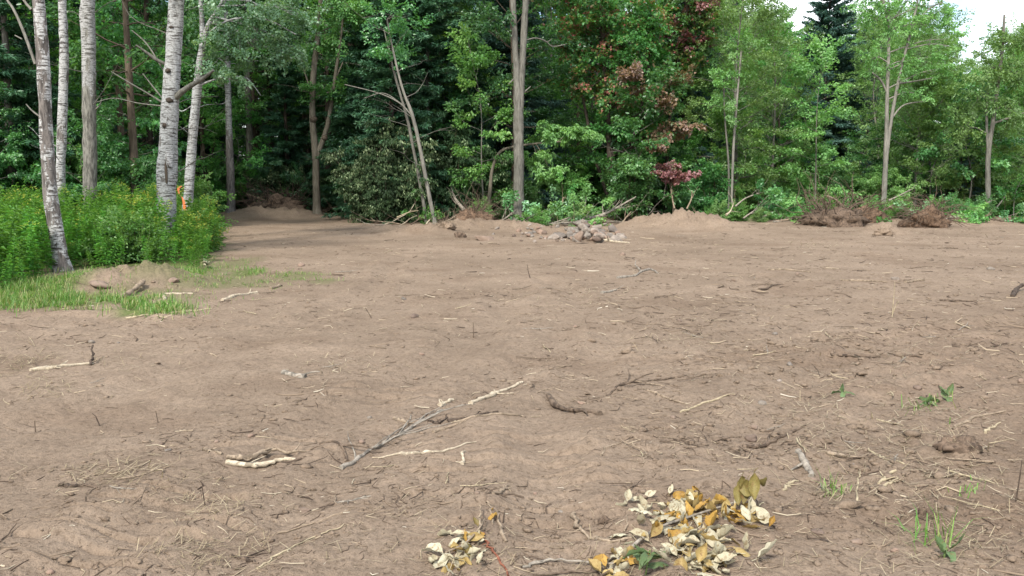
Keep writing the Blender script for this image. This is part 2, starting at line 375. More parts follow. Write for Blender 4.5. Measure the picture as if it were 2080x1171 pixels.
def soil_mat():
    m, t, o = new_mat('bare soil')
    v = mapping(t, (1, 1, 1))
    big = nz_node(t, .35, v, 4, .6); mid = nz_node(t, 2.2, v, 5, .6); fine = nz_node(t, 24, v, 5, .7); grit = nz_node(t, 110, v, 4, .75); crumb = nz_node(t, 48, v, 4, .7)
    c = ramp(t, [(.25, (.182, .137, .1)), (.5, (.214, .163, .119)), (.78, (.242, .187, .138))], mid)
    c = mixc(t, c, ramp(t, [(.3, (.82, .8, .78)), (.7, (1.14, 1.13, 1.12))], big), 1., 'MULTIPLY')
    c = mixc(t, c, ramp(t, [(.25, (.62, .6, .58)), (.5, (1, 1, 1)), (.78, (1.22, 1.2, 1.18))], fine), 1., 'MULTIPLY')
    c = mixc(t, c, ramp(t, [(.25, (.78, .77, .76)), (.7, (1.15, 1.15, 1.15))], grit), 1., 'MULTIPLY')
    c = mixc(t, c, ramp(t, [(.3, (.72, .70, .68)), (.46, (1, 1, 1)), (.66, (1, 1, 1)), (.8, (1.35, 1.33, 1.3))], crumb), 1., 'MULTIPLY')
    damp = mixc(t, c, (.68, .62, .58), 1., 'MULTIPLY')
    c = mixc(t, c, damp, attr(t, 'damp'))
    litter = ramp(t, [(.3, (.03, .022, .014)), (.6, (.085, .058, .035)), (.8, (.13, .095, .055))], fine)
    c = mixc(t, c, litter, attr(t, 'wood_floor'))
    sod = ramp(t, [(.3, (.05, .08, .02)), (.7, (.13, .15, .05))], fine)
    c = mixc(t, c, sod, attr(t, 'sod'))
    h = mixc(t, mixc(t, fine, crumb, .5), grit, .3)
    princ(t, o, c, .95, .08, bumpn(t, h, .9, .03)); return m
SOIL = soil_mat()

# ------------------------------------------------------------------ ground: one sheet to the horizon, finer where the photo is close
def build_ground():
    th = np.concatenate([np.linspace(-180, -38, 40, endpoint=False), np.linspace(-38, 38, 640), np.linspace(38, 180, 41)[1:-1]])
    th = np.radians(th)
    r = np.concatenate([[.15, .5, 1.2, 2.0, 2.6], np.exp(np.linspace(math.log(3.1), math.log(44), 540)), [50, 58, 70, 90, 130, 180, 240, 300]])
    R, T = np.meshgrid(r, th, indexing='ij')
    X, Y = R * np.sin(T), R * np.cos(T)
    Z = height(X.ravel(), Y.ravel()).reshape(X.shape)
    Z = Z * sstep(280, 60, R)
    v = np.stack([X, Y, Z], -1).reshape(-1, 3); v = np.vstack([v, [0, 0, hz(0, 0)]])
    nr, nt_ = R.shape
    i = np.arange(nr - 1)[:, None]; j = np.arange(nt_)[None]; k = (j + 1) % nt_
    f = np.stack([i * nt_ + j, i * nt_ + k, (i + 1) * nt_ + k, (i + 1) * nt_ + j], -1).reshape(-1, 4)[:, ::-1]
    jj = np.arange(nt_); c = np.stack([jj, (jj + 1) % nt_, np.full(nt_, nr * nt_)], -1)
    mb = MB(); mb.add(v, f); mb.add(np.zeros((0, 3)), c - mb.n)
    me = mb.mesh('ground', SOIL, smooth=True)
    x, y = v[:, 0], v[:, 1]
    px = np.where(y > 1, CX + F * x / np.maximum(y, 1), np.where(x > 0, 3000, -900))
    dpth = np.where(y > 1, y, 0)
    wf = sstep(-.8, 1.4, dpth - edge_y(px) + 1.2 * noise2(x / 1.1, y / 1.1, 21))
    sx, sy = gp(1850, 900)
    damp = np.clip(.75 * sstep(.3, 2.2, x - .25 * y + .5 * noise2(x / .8, y / .8, 23)) * sstep(13, 8, y) + .6 * sstep(.2, .6, noise2(x / 1.6, y / .9, 22)), 0, 1) * .55
    sod = sod_mask(x, y)
    for n_, val in (('wood_floor', wf), ('damp', damp), ('sod', sod)):
        a = me.attributes.new(n_, 'FLOAT', 'POINT'); a.data.foreach_set('value', val.astype(np.float32))
    o = link('ground', me); tag(o, 'bare brown graded soil of the clearing', None, None, 'structure')
GRASS = [  # px, py, half width px, half height px, density
    (40, 600, 120, 34, 1.0), (150, 612, 130, 18, .8), (310, 628, 85, 20, 1.0), (280, 600, 150, 12, .35), (420, 575, 170, 14, .45), (505, 556, 40, 9, .9), (600, 562, 60, 9, .5), (660, 572, 40, 6, .4),
    (470, 540, 40, 18, .5), (130, 570, 120, 16, .8), (390, 558, 60, 14, .8)]
def sod_mask(x, y):
    m = np.zeros_like(x)
    for px, py, a, b, d in GRASS:
        gx, gy = gp(px, py); s1 = a / F * gy; s2 = abs(gp(px, py - b)[1] - gp(px, py + b)[1]) / 2
        m = np.maximum(m, d * sstep(1.25, .5, np.sqrt(((x - gx) / s1) ** 2 + ((y - gy) / s2) ** 2) + .25 * noise2(x / .4, y / .4, 31)))
    px = np.where(y > 1, CX + F * x / np.maximum(y, 1), 3000)
    m = np.maximum(m, .9 * sstep(470, 380, px + 40 * noise2(x / .7, y / .7, 32)) * sstep(14.3, 15.6, y) * (y < 60))
    return m
build_ground()

# ------------------------------------------------------------------ foliage machinery
def spray_template(seed, kind='broad'):
    g = np.random.default_rng(seed); P, D, N = [], [], []
    if kind == 'conifer':
        for s in np.linspace(.06, 1, 16):
            P.append((s, 0, -.12 * s * s)); D.append((1, 0, -.15)); N.append(g.normal(size=3) * .6 + [0, 0, 1])
            for sg in (-1, 1):
                L = .42 * (1 - s * .75) * g.uniform(.7, 1.1); a = math.radians(g.uniform(42, 60)) * sg
                for q in np.linspace(.1, 1, max(3, int(L / .055))):
                    P.append((s + L * q * math.cos(a), L * q * math.sin(a), -.12 * s * s - .10 * q * q * L * 2 + g.normal() * .012))
                    D.append((math.cos(a) + g.normal() * .35, math.sin(a) + g.normal() * .35, -.2 + g.normal() * .25)); N.append(g.normal(size=3) * .7 + [0, 0, 1])
    else:
        for k in range(11):
            s = .12 + .88 * k / 10; sg = 1 if k % 2 else -1
            L = (.55 - .35 * s) * g.uniform(.6, 1.2); a = math.radians(g.uniform(30, 65)) * sg
            if k == 10: a *= .15
            zz = g.normal() * .06
            n = 5 + int(L * 14)
            for q in range(n):
                u = (q + g.random()) / n
                p = np.array([s + L * u * math.cos(a), L * u * math.sin(a), zz * (1 + u) + g.normal() * .045 - .14 * (s + u * L) ** 2])
                b = a + g.choice([-1, 1]) * g.uniform(.2, 1.0)
                P.append(p + g.normal(size=3) * .02); D.append((math.cos(b), math.sin(b), g.normal() * .3 - .3)); N.append(g.normal(size=3) * .42 + [0, 0, 1])
    return np.array(P), nrm(np.array(D, float)), nrm(np.array(N, float))
TPL = {'broad': [spray_template(s) for s in range(6)], 'conifer': [spray_template(s, 'conifer') for s in range(30, 34)]}
def leaves(mb, pos, X, Z, scale, tint, ll, lw, kind='broad', keep=.85, droop=0., seed=0, mat=0, tj=.22):
    g = np.random.default_rng(seed); pos = np.asarray(pos, float); K = len(pos)
    scale = np.broadcast_to(np.asarray(scale, float), (K,)); tint = np.broadcast_to(np.asarray(tint, float), (K,))
    X = nrm(np.asarray(X, float)); Yv = nrm(np.cross(np.asarray(Z, float), X)); Zv = np.cross(X, Yv)
    which = g.integers(0, len(TPL[kind]), K)
    for q, (lp, ld, ln) in enumerate(TPL[kind]):
        idx = np.where(which == q)[0]
        if len(idx) == 0: continue
        B = np.stack([X[idx], Yv[idx], Zv[idx]], 1)
        P = pos[idx][:, None] + scale[idx][:, None, None] * np.einsum('mi,kij->kmj', lp, B)
        D = np.einsum('mi,kij->kmj', ld, B); N = np.einsum('mi,kij->kmj', ln, B)
        tt = np.repeat(tint[idx][:, None], len(lp), 1)
        P, D, N, tt = P.reshape(-1, 3), D.reshape(-1, 3), N.reshape(-1, 3), tt.ravel()
        sel = g.random(len(P)) < keep; P, D, N, tt = P[sel], D[sel], N[sel], tt[sel]; n = len(P)
        D = nrm(D + g.normal(size=(n, 3)) * .25 + np.array([0, 0, -droop])); Bv = nrm(np.cross(N, D)); N = np.cross(D, Bv)
        L = ll * g.uniform(.7, 1.25, n)[:, None]; W = lw * g.uniform(.75, 1.2, n)[:, None]
        P = P + g.normal(size=(n, 3)) * .02
        fold = N * W * .35
        v = np.stack([P, P + D * L * .45 + Bv * W + fold, P + D * L - N * L * .12, P + D * L * .45 - Bv * W + fold], 1).reshape(-1, 3)
        i = np.arange(n)[:, None] * 4
        f = np.concatenate([i + [0, 2, 1], i + [0, 3, 2]], 0)
        t1 = np.clip(tt + g.normal(size=n) * tj, 0, 1)
        mb.add(v, f, np.concatenate([t1, t1]), mat)
def frames(dirs, g, tilt=.25):
    dirs = nrm(np.asarray(dirs, float)); Z = np.array([0, 0, 1.]) + g.normal(size=dirs.shape) * tilt
    return dirs, Z
def grow(p, d, L, n, g, up=.0, wig=.12):
    pts = [np.array(p, float)]; d = np.array(d, float)
    for _ in range(n):
        d = nrm(d + g.normal(size=3) * wig + np.array([0, 0, up])); pts.append(pts[-1] + d * L / n)
    return np.array(pts)
def broad_tree(name, seed, H, zb, R, nl, leafm, bark, label, cat='tree', r0=.13, ll=.10, lw=.036, kind='broad', droop=.15, sub=4, prof=None, sps=(.65, 1.15), keep=.85, dead=6, airy=0, elev=(55, 5)):
    g = np.random.default_rng(seed)
    t = thing(name, label, cat, (0, 0, -200))
    tr, br, cr = MB(), MB(), MB()
    tp = smooth_path([(0, 0, -.25), (g.normal() * .06, g.normal() * .06, H * .3), (g.normal() * .2, g.normal() * .2, H * .65), (g.normal() * .3, g.normal() * .3, H)], 26)
    rad = r0 * (1 - np.linspace(0, 1, 26) * .93) * (1 + .5 * np.exp(-np.linspace(0, 1, 26) * 22))
    tube(tr, tp, rad, 9, bump=.1, seed=seed)
    sp, sdn, ss, st = [], [], [], []
    if prof is None: prof = lambda q: math.sin(math.pi * min(1, (q * .82 + .14))) ** .7
    for k in range(nl):
        q = ((k + g.random()) / nl) ** .95; z = zb + (H * .97 - zb) * q
        i = np.argmin(abs(tp[:, 2] - z)); p = tp[i]
        az = k * 2.39996 + g.normal() * .35; el = math.radians(elev[1] + (elev[0] - elev[1]) * q + g.normal() * 9)
        L = R * prof(q) * g.uniform(.65, 1.12)
        lp = grow(p, (math.cos(az) * math.cos(el), math.sin(az) * math.cos(el), math.sin(el)), L, 6, g, .03, .13)
        tube(br, lp, np.linspace(max(.008, rad[i] * .33), .005, 7), 4, cap=False)
        stint = g.random()
        n_s = max(2, int(L * 2.2))
        for s in range(n_s):
            u = .32 + .68 * (s + g.random() * .6) / n_s; m = min(5, int(u * 6)); b = lp[m] + (lp[m + 1] - lp[m]) * (u * 6 - m if u < 1 else 1)
            dd = nrm(lp[m + 1] - lp[m]); side = nrm(np.cross(dd, [0, 0, 1])) * g.choice([-1, 1])
            d = nrm(dd * g.uniform(.3, 1) + side * g.uniform(.2, 1.) + [0, 0, g.normal() * .2 + .05])
            SL = g.uniform(*sps) * (1.1 - .35 * u)
            if L > 1.2 and g.random() < .5:
                sb = grow(b, d, SL * .6, 3, g, 0, .1); tube(br, sb, np.linspace(.009, .004, 4), 3, cap=False); b, d = sb[-1], sb[-1] - sb[-2]
            sp.append(b); sdn.append(d); ss.append(SL); st.append(.5 * stint + .5 * g.random())
        sp.append(lp[-2]); sdn.append(lp[-1] - lp[-2]); ss.append(g.uniform(*sps)); st.append(stint)
    for k in range(dead):                                    # bare dead twigs under the crown
        z = g.uniform(.8, max(1., zb + .8)); i = np.argmin(abs(tp[:, 2] - z)); az = g.uniform(0, 6.28)
        dp = grow(tp[i], (math.cos(az), math.sin(az), g.uniform(-.2, .3)), g.uniform(.5, 1.5), 5, g, -.03, .15); tube(br, dp, np.linspace(.012, .003, 6), 3, cap=False)
    sdn, Z = frames(sdn, g)
    leaves(cr, sp, sdn, Z, np.array(ss), np.array(st), ll, lw, kind, keep, droop, seed)
    link('trunk', tr.mesh(name + '_trunk', bark, smooth=True), t)
    tag(link('branches', br.mesh(name + '_branches', bark), t), kind='stuff')
    link('crown', cr.mesh(name + '_crown', leafm), t)
    return t
def conifer(name, seed, H, zb, R, leafm, bark, label, gap=.34, nb=7, dead=20, r0=.14, ll=.15, lw=.022, keep=.9):
    g = np.random.default_rng(seed); t = thing(name, label, 'tree', (0, 0, -200)); tr, br, cr = MB(), MB(), MB()
    tp = smooth_path([(0, 0, -.25), (g.normal() * .05, g.normal() * .05, H * .5), (0, 0, H)], 24)
    tube(tr, tp, r0 * (1 - np.linspace(0, 1, 24) * .95), 9, bump=.08, seed=seed)
    z = zb; sp, sdn, ss, st = [], [], [], []
    while z < H - .15:
        q = (z - zb) / (H - zb)
        for k in range(nb):
            az = g.uniform(0, 6.28); L = max(.18, R * (1 - q) ** .85 * g.uniform(.7, 1.1))
            b = grow((0, 0, z + g.normal() * .08), (math.cos(az), math.sin(az), .15 + .5 * q), L, 5, g, -.05, .07)
            tube(br, b, np.linspace(.018, .004, 6), 3, cap=False); tn = g.random()
            n = max(1, int(L / .42))
            for s in range(n):
                u = (s + .35) / n; m = min(4, int(u * 5)); dd = nrm(b[m + 1] - b[m]); sd_ = nrm(np.cross(dd, [0, 0, 1])) * g.normal() * .5
                sp.append(b[m] + (b[m + 1] - b[m]) * (u * 5 - m)); sdn.append(dd + sd_); ss.append(min(.75, .35 + .4 * L * .5)); st.append(.3 * tn + .7 * g.random() * (.4 + .6 * u))
        z += gap * (1 - .4 * q)
    for k in range(dead):
        az = g.uniform(0, 6.28); zz = g.uniform(.5, zb + 1)
        dp = grow((0, 0, zz), (math.cos(az), math.sin(az), g.uniform(-.25, .1)), g.uniform(.5, 1.6), 5, g, -.02, .12); tube(br, dp, np.linspace(.01, .002, 6), 3, cap=False)
    sdn, Z = frames(sdn, g, .2)
    leaves(cr, sp, sdn, Z, np.array(ss), np.array(st), ll, lw, 'conifer', keep, .05, seed)
    link('trunk', tr.mesh(name + '_trunk', bark, smooth=True), t); tag(link('branches', br.mesh(name + '_branches', bark), t), kind='stuff')
    link('crown', cr.mesh(name + '_crown', leafm), t)
    return t
def shrub(name, seed, H, R, n_st, leafm, bark, label, ll=.085, lw=.03, droop=.15, sprays=4, lean=.45):
    g = np.random.default_rng(seed); t = thing(name, label, 'shrub', (0, 0, -200)); br, cr = MB(), MB(); sp, sdn, ss, st = [], [], [], []
    for k in range(n_st):
        az = k * 2.4 + g.normal() * .4; ln = g.uniform(.05, lean)
        p = grow((g.normal() * .15 * R, g.normal() * .15 * R, -.05), (math.cos(az) * ln * R, math.sin(az) * ln * R, 1), H * g.uniform(.6, 1.1), 7, g, 0, .14)
        tube(br, p, np.linspace(.012 + .004 * H, .004, 8), 4, cap=False); tn = g.random()
        for s in range(int(sprays * H)):
            u = g.uniform(.1, 1); m = min(6, int(u * 7)); a = g.uniform(0, 6.28)
            sp.append(p[m] + (p[m + 1] - p[m]) * (u * 7 - m)); sdn.append((math.cos(a), math.sin(a), g.uniform(-.2, .6))); ss.append(g.uniform(.4, .75) * (1.15 - .4 * u) * min(1.15, R)); st.append(.5 * tn + .5 * g.random())
        sp.append(p[-2]); sdn.append(p[-1] - p[-2] + g.normal(size=3) * .3); ss.append(.5); st.append(.8)
    sdn, Z = frames(sdn, g, .35)
    leaves(cr, sp, sdn, Z, np.array(ss), np.array(st), ll, lw, 'broad', .85, droop, seed)
    tag(link('stems', br.mesh(name + '_stems', bark), t), kind='stuff'); link('foliage', cr.mesh(name + '_foliage', leafm), t)
    return t

# ------------------------------------------------------------------ tree kinds (prototypes; each is moved to a place of its own below)
PROTO = {}
L0 = 'leafy tree of the wood edge'
PROTO['edge1'] = broad_tree('maple_tree', 101, 12.5, .9, 3.1, 62, LM['mid'], BK['brown'], L0, sub=4)
PROTO['edge2'] = broad_tree('maple_tree', 102, 11.0, 1.2, 2.7, 54, LM['mid'], BK['grey'], L0, ll=.09, lw=.04)
PROTO['tall1'] = broad_tree('broadleaf_tree', 103, 15.5, 4.2, 3.2, 50, LM['deep'], BK['dark'], L0, r0=.15, dead=14, ll=.11, lw=.045)
PROTO['tall2'] = broad_tree('broadleaf_tree', 104, 14.0, 3.2, 2.9, 46, LM['deep'], BK['brown'], L0, r0=.12, dead=14, ll=.11, lw=.042)
PROTO['ash1'] = broad_tree('ash_tree', 105, 10.0, 1.0, 2.1, 50, LM['light'], BK['ash'], L0, r0=.085, ll=.11, lw=.024, droop=.35, elev=(68, 30), sps=(.55, 1.0), keep=.8)
PROTO['ash2'] = broad_tree('ash_tree', 106, 9.0, .8, 2.3, 50, LM['light'], BK['ash'], L0, r0=.08, ll=.10, lw=.026, droop=.3, elev=(62, 22), sps=(.55, 1.0), keep=.8)
PROTO['spruce'] = conifer('spruce_tree', 107, 12.0, .6, 2.1, LM['needle'], BK['dark'], L0)
PROTO['fir'] = conifer('fir_tree', 108, 11.0, 2.3, 1.7, LM['needle2'], BK['grey'], L0, dead=40, nb=6)
PROTO['shrub1'] = shrub('shrub', 109, 1.9, 1.0, 11, LM['mid'], BK['brown'], L0)
PROTO['shrub2'] = shrub('shrub', 110, 2.6, 1.0, 11, LM['mid'], BK['brown'], L0, ll=.1, lw=.028, droop=.3)
PROTO['shrub3'] = shrub('shrub', 111, 1.2, .9, 12, LM['fresh'], BK['brown'], L0, ll=.07, lw=.026)
PROTO['sap1'] = broad_tree('sapling', 112, 5.5, .7, 1.1, 22, LM['fresh'], BK['grey'], L0, 'sapling', r0=.03, ll=.1, lw=.032, droop=.3, dead=0, sps=(.45, .8))
PROTO['sap2'] = broad_tree('sapling', 113, 4.0, .6, 1.3, 20, LM['fresh'], BK['grey'], L0, 'sapling', r0=.025, ll=.11, lw=.04, droop=.2, dead=0, sps=(.5, .85))
PROTO['wilt'] = shrub('wilted_tree', 114, 3.6, 1.15, 13, LM['wilt'], BK['brown'], L0, ll=.12, lw=.03, droop=1.6, sprays=4.5)
USED = set()
def place(kind, x, y, s, rz, label, group, mats=None, z=None):
    z = hz(x, y) if z is None else z
    r = PROTO[kind]
    if kind not in USED:
        USED.add(kind); r.location = (x, y, z); r.rotation_euler = (0, 0, rz); r.scale = (s, s, s) if not isinstance(s, tuple) else s
        r['label'] = label; r['group'] = group
        if mats:
            for c in r.children:
                k = c.name.split('.')[0]
                if k in mats: c.material_slots[0].link = 'OBJECT'; c.material_slots[0].material = mats[k]
        return r
    return copy_tree(r, (x, y, z), rz, s, label, group, mats)
ZONES = [(-5000, 'left of the birches, outside the frame'), (0, 'behind the white birch trunks'), (430, 'behind the forked brown tree'), (740, 'behind the leaning twin trunks'),
         (960, 'behind the tall forked grey trunk'), (1130, 'behind the turning maple'), (1440, 'between the maple and the dark spruce'), (1600, 'around the tall dark spruce'), (1740, 'behind the pale forked ash'), (1930, 'at the far right of the clearing'), (2100, 'beyond the right edge')]
def zone(px):
    r = ZONES[0][1]
    for a, n in ZONES:
        if px >= a: r = n
    return r
KW = {'edge1': 'broad leafy maple', 'edge2': 'bushy leafy maple', 'tall1': 'tall dark-crowned broadleaf tree', 'tall2': 'slim dark-crowned broadleaf tree', 'ash1': 'light green narrow ash', 'ash2': 'light green spreading ash',
      'spruce': 'dark green spruce', 'fir': 'fir with bare lower twigs', 'shrub1': 'leafy green shrub', 'shrub2': 'tall leafy shrub', 'shrub3': 'low bright green shrub', 'sap1': 'slender leafy sapling', 'sap2': 'spreading leafy sapling', 'wilt': 'drooping dark wilted tree'}
TOPS = [(-2000, -900), (1380, -700), (1440, -160), (1500, -40), (1570, 35), (1650, 30), (1750, 15), (1850, 30), (1895, 70), (1940, 140), (1990, 130), (2040, 65), (2080, 55), (4000, 50)]
TX = np.array([a for a, b in TOPS], float); TYp = np.array([b for a, b in TOPS], float)
def hmax(px, Y): return EYE + Y * (355 - np.interp(px, TX, TYp)) / F
HT = {'edge1': 12.5, 'edge2': 11, 'tall1': 15.5, 'tall2': 14, 'ash1': 10, 'ash2': 9, 'spruce': 12, 'fir': 11}
def forest():
    g = np.random.default_rng(77); pts = []; tries = 0
    while len(pts) < 235 and tries < 20000:
        tries += 1
        Y = 23 + 55 * g.random() ** 1.15; px = g.uniform(-330, 2400); x = (px - CX) / F * Y
        e = float(edge_y(px))
        if Y < e + 1.0: continue
        dmin = 2.1 if Y < e + 8 else 2.9
        if any((x - a) ** 2 + (Y - b) ** 2 < dmin ** 2 for a, b in pts): continue
        if 460 < px < 740 and Y < e + 4 and g.random() < .6: continue
        if 1600 < px < 1735 and Y < 46: continue
        if 1130 < px < 1440 and Y < e + 5.5: continue
        if 330 < px < 470 and Y < 38: continue
        if 770 < px < 960 and Y < 35: continue
        pts.append((x, Y)); dep = Y - e
        right = px > 1440
        if right:
            k = g.choice(['ash1', 'ash2', 'edge2', 'edge1', 'spruce'], p=[.36, .32, .16, .1, .06]) if dep < 14 else g.choice(['ash2', 'edge1', 'edge2', 'spruce'], p=[.3, .3, .3, .1])
        elif 440 < px < 760:
            k = g.choice(['tall1', 'tall2', 'fir'], p=[.5, .4, .1]) if dep < 14 else g.choice(['spruce', 'edge1', 'tall1'], p=[.45, .3, .25])
        else:
            k = g.choice(['edge1', 'edge2', 'tall1', 'tall2', 'fir', 'spruce'], p=[.2, .2, .22, .18, .1, .1]) if dep < 12 else g.choice(['edge1', 'tall1', 'tall2', 'spruce'], p=[.3, .25, .2, .25])
        s = g.uniform(.85, 1.2)
        hm = hmax(px, Y)
        if right: s = min(s, hm / HT[k] * g.uniform(.84, 1.0))
        else: s = max(s, .95)
        deep = 'deep in the wood' if dep > 9 else 'near the wood edge'
        m = None
        if right and k.startswith('edge'): m = {'crown': LM['light' if g.random() < .6 else 'fresh']}
        elif k.startswith('edge') and g.random() < .4: m = {'crown': LM['fresh' if g.random() < .6 else 'deep']}
        elif k.startswith('tall') and dep < 7 and g.random() < .6: m = {'crown': LM['mid' if g.random() < .6 else 'fresh']}
        place(k, x, Y, float(s), g.uniform(0, 6.28), '%s %s %s' % (KW[k], deep, zone(px)), '%s trees %s %s' % (KW[k], deep, zone(px)), m)
forest()
# back wall of the wood: dense low-crowned trees
g = np.random.default_rng(78)
for k in range(46):
    px = -350 + k * 61 + g.uniform(-15, 15); Y = g.uniform(74, 84); x = (px - CX) / F * Y
    kd = ['edge1', 'edge2', 'spruce'][int(g.integers(3))]
    s = g.uniform(1., 1.35)
    if px > 1440: s = min(s, hmax(px, Y) / HT[kd] * .85)
    place(kd, x, Y, (float(s * 1.35), float(s * 1.35), float(s)), g.uniform(0, 6.28), '%s in the farthest row %s' % (KW[kd], zone(px)), '%s trees in the farthest row %s' % (KW[kd], zone(px)))
# shrubs and saplings along the edge
def understory():
    g = np.random.default_rng(79); pts = []
    for _ in range(6000):
        if len(pts) >= 150: break
        px = g.uniform(-150, 2250); e = float(edge_y(px)); dep = g.exponential(2.6) + .2
        Y = e + dep; x = (px - CX) / F * Y
        if any((x - a) ** 2 + (Y - b) ** 2 < 1.0 for a, b in pts): continue
        if 400 < px < 735 and (g.random() < .72 or Y < 37.5): continue
        if 1000 < px < 1260 and dep < 1.6: continue
        if 1120 < px < 1440 and dep < 3.2 and not (dep < 1.2 and g.random() < .3): continue
        if 735 < px < 960 and Y < 33.5: continue
        if 1600 < px < 2000 and dep < .8: continue
        pts.append((x, Y))
        k = g.choice(['shrub1', 'shrub2', 'shrub3', 'sap1', 'sap2'], p=[.3, .24, .18, .12, .16])
        s = float(g.uniform(.75, 1.25))
        m = LM['light' if px > 1440 and g.random() < .6 else 'fresh' if g.random() < .35 else 'mid']
        if 440 < px < 1000 and g.random() < .35: m = LM['deep']
        place(k, x, Y, s, g.uniform(0, 6.28), '%s in the understory %s' % (KW[k], zone(px)), '%s understory %s' % (KW[k], zone(px)), {'foliage': m, 'crown': m})
understory()

g = np.random.default_rng(80)
for k in range(44):                                          # low brush along the foot of the edge
    px = g.uniform(1440, 2160) if k < 30 else g.uniform(780, 1300); Y = float(edge_y(px)) + g.uniform(-1.6, 1.2) - (2.2 if px > 1500 else 0.8); x = (px - CX) / F * Y
    if 1130 < px < 1290 or 1020 < px < 1090 or 735 < px < 930: continue
    place('shrub3', x, Y, float(g.uniform(.35, .8)), g.uniform(0, 6.28), 'low bright brush at the wood edge foot %s' % zone(px), 'low brush at the wood edge foot %s' % zone(px), {'foliage': LM[['fresh', 'light', 'mid'][int(g.integers(3))]]})

# ------------------------------------------------------------------ trees that the photo shows one by one
def px_path(pts, Y, dY=0.0):          # [(px, py, width px)] at depth Y -> points and radii
    P, R = [], []
    for k, (a, b, wd) in enumerate(pts):
        y = Y + dY * k; p = at(a, b, y); P.append(p); R.append(wd / 2 / F * y)
    return np.array(P), np.array(R)
def dense(P, R, n):
    q = smooth_path(np.column_stack([P, R]), n); return q[:, :3], np.maximum(q[:, 3], .003)
def hero(name, label, stems, Y, bark, limbs=(), blobs=(), leafm=None, ll=.09, lw=.035, cat='tree', twigs=0, seed=0, bump=.12, droop=.2, limb_bark=None, keep=.85, extra_crowns=(), tz=(1.5, 7)):
    base = px_path([stems[0][0]], Y)[0][0]; base[2] = hz(base[0], base[1])
    t = thing(name, label, cat, tuple(base)); g = np.random.default_rng(seed + 500)
    tr, br = MB(), MB(); first = None
    for k, st in enumerate(stems):
        P, R = px_path(st, Y)
        if k == 0: P = np.vstack([P[0] - [0, 0, .35], P]); R = np.concatenate([[R[0] * 1.25], R])
        d, r = dense(P, R, max(14, int(np.linalg.norm(P[-1] - P[0]) / .09)))
        if k == 0:
            first = (d, r)
            r = r * (1 + .35 * np.exp(-np.maximum(d[:, 2] - base[2], 0) / .16))
        tube(tr, d, r, 18, bump=bump, seed=seed + k)
    for lb in limbs:
        P, R = px_path(lb, Y, g.uniform(-.12, .12)); d, r = dense(P, R, 12); tube(br, d, r, 6, bump=.08, seed=seed)
    for k in range(twigs):
        z = g.uniform(*tz); i = np.argmin(abs(first[0][:, 2] - z)); az = g.uniform(0, 6.28)
        dp = grow(first[0][i], (math.cos(az), math.sin(az), g.uniform(-.1, .6)), g.uniform(.5, 1.9), 7, g, 0, .16); tube(br, dp, np.linspace(.013, .0035, 8), 4, cap=False)
        for q in range(2):
            m = int(g.integers(2, 6)); a = g.uniform(0, 6.28); e = grow(dp[m], (math.cos(a), math.sin(a), .3), g.uniform(.2, .7), 4, g, 0, .15); tube(br, e, np.linspace(.007, .002, 5), 3, cap=False)
    crowns = [('crown', leafm, blobs)] + list(extra_crowns)
    for nm, lm, bl in crowns:
        if not bl: continue
        cr = MB(); sp, sd_, ss, st_ = [], [], [], []
        for (bx, by, rx, ry, n, sc, *dy) in bl:
            c = at(bx, by, Y + (dy[0] if dy else 0)); ax, az_ = rx / F * Y, ry / F * Y; bt = g.random()
            i = np.argmin(np.linalg.norm(first[0] - c, axis=1)); i = max(0, i - int(.25 * np.linalg.norm(first[0][i] - c) / .09))
            main = smooth_path([first[0][i], first[0][i] * .4 + c * .6 + [0, 0, .12], c], 8); tube(br, main, np.linspace(min(.03, first[1][i] * .5), .008, 8), 5, cap=False)
            for q in range(n):
                u = nrm(g.normal(size=3)) * g.random() ** .45
                p = c + u * [ax, min(ax, 1.6), az_]; d = nrm(u * [1, 1, .5] + g.normal(size=3) * .35 + [0, 0, .05])
                b = p - d * sc * .5
                sp.append(b); sd_.append(d); ss.append(sc * g.uniform(.7, 1.2)); st_.append(.55 * bt + .45 * g.random())
                if q % 2 == 0:
                    o = main[int(g.integers(3, 8))]; tw = smooth_path([o, o * .5 + b * .5 + g.normal(size=3) * .06, b + d * sc * .4], 6); tube(br, tw, np.linspace(.007, .003, 6), 3, cap=False)
        sd_, Z = frames(sd_, g)
        leaves(cr, sp, sd_, Z, np.array(ss), np.array(st_), ll, lw, 'broad', keep, droop, seed)
        link(nm, cr.mesh(name + '_' + nm, lm, base), t)
    link('trunk', tr.mesh(name + '_trunk', bark, base, smooth=True), t)
    if br.n: tag(link('limbs', br.mesh(name + '_limbs', limb_bark or bark, base, smooth=True), t), kind='stuff')
    return t, base

hero('birch_tree', 'white and black mottled birch leaning left, nearest the grass, leftmost trunk', [[(127, 553, 30), (120, 500, 28), (103, 400, 27), (93, 250, 25), (88, 120, 24), (78, 0, 22), (66, -160, 19), (45, -420, 12)]], 14.7, BK['mottled'],
     limbs=[[(72, 131, 6), (50, 70, 6), (28, 20, 5), (8, -10, 4), (-30, -90, 3)], [(64, 20, 6), (47, -2, 5), (20, -60, 4)], [(82, 238, 4), (66, 226, 3), (53, 212, 2)], [(45, 80, 3), (30, 72, 2)]],
     blobs=[(20, -260, 90, 60, 26, .6), (90, -330, 110, 60, 30, .6), (-60, -140, 70, 50, 14, .6)], leafm=LM['aspen'], ll=.06, lw=.026, seed=1, limb_bark=BK['ash'])
hero('birch_tree', 'thin white birch standing behind the leftmost birch', [[(121, 452, 19), (124, 330, 18), (128, 200, 18), (130, 100, 17), (126, 0, 15), (124, -200, 12), (122, -420, 7)]], 22, BK['birch'],
     blobs=[(120, -300, 110, 80, 40, .7)], leafm=LM['aspen'], ll=.065, lw=.028, seed=2, twigs=6)
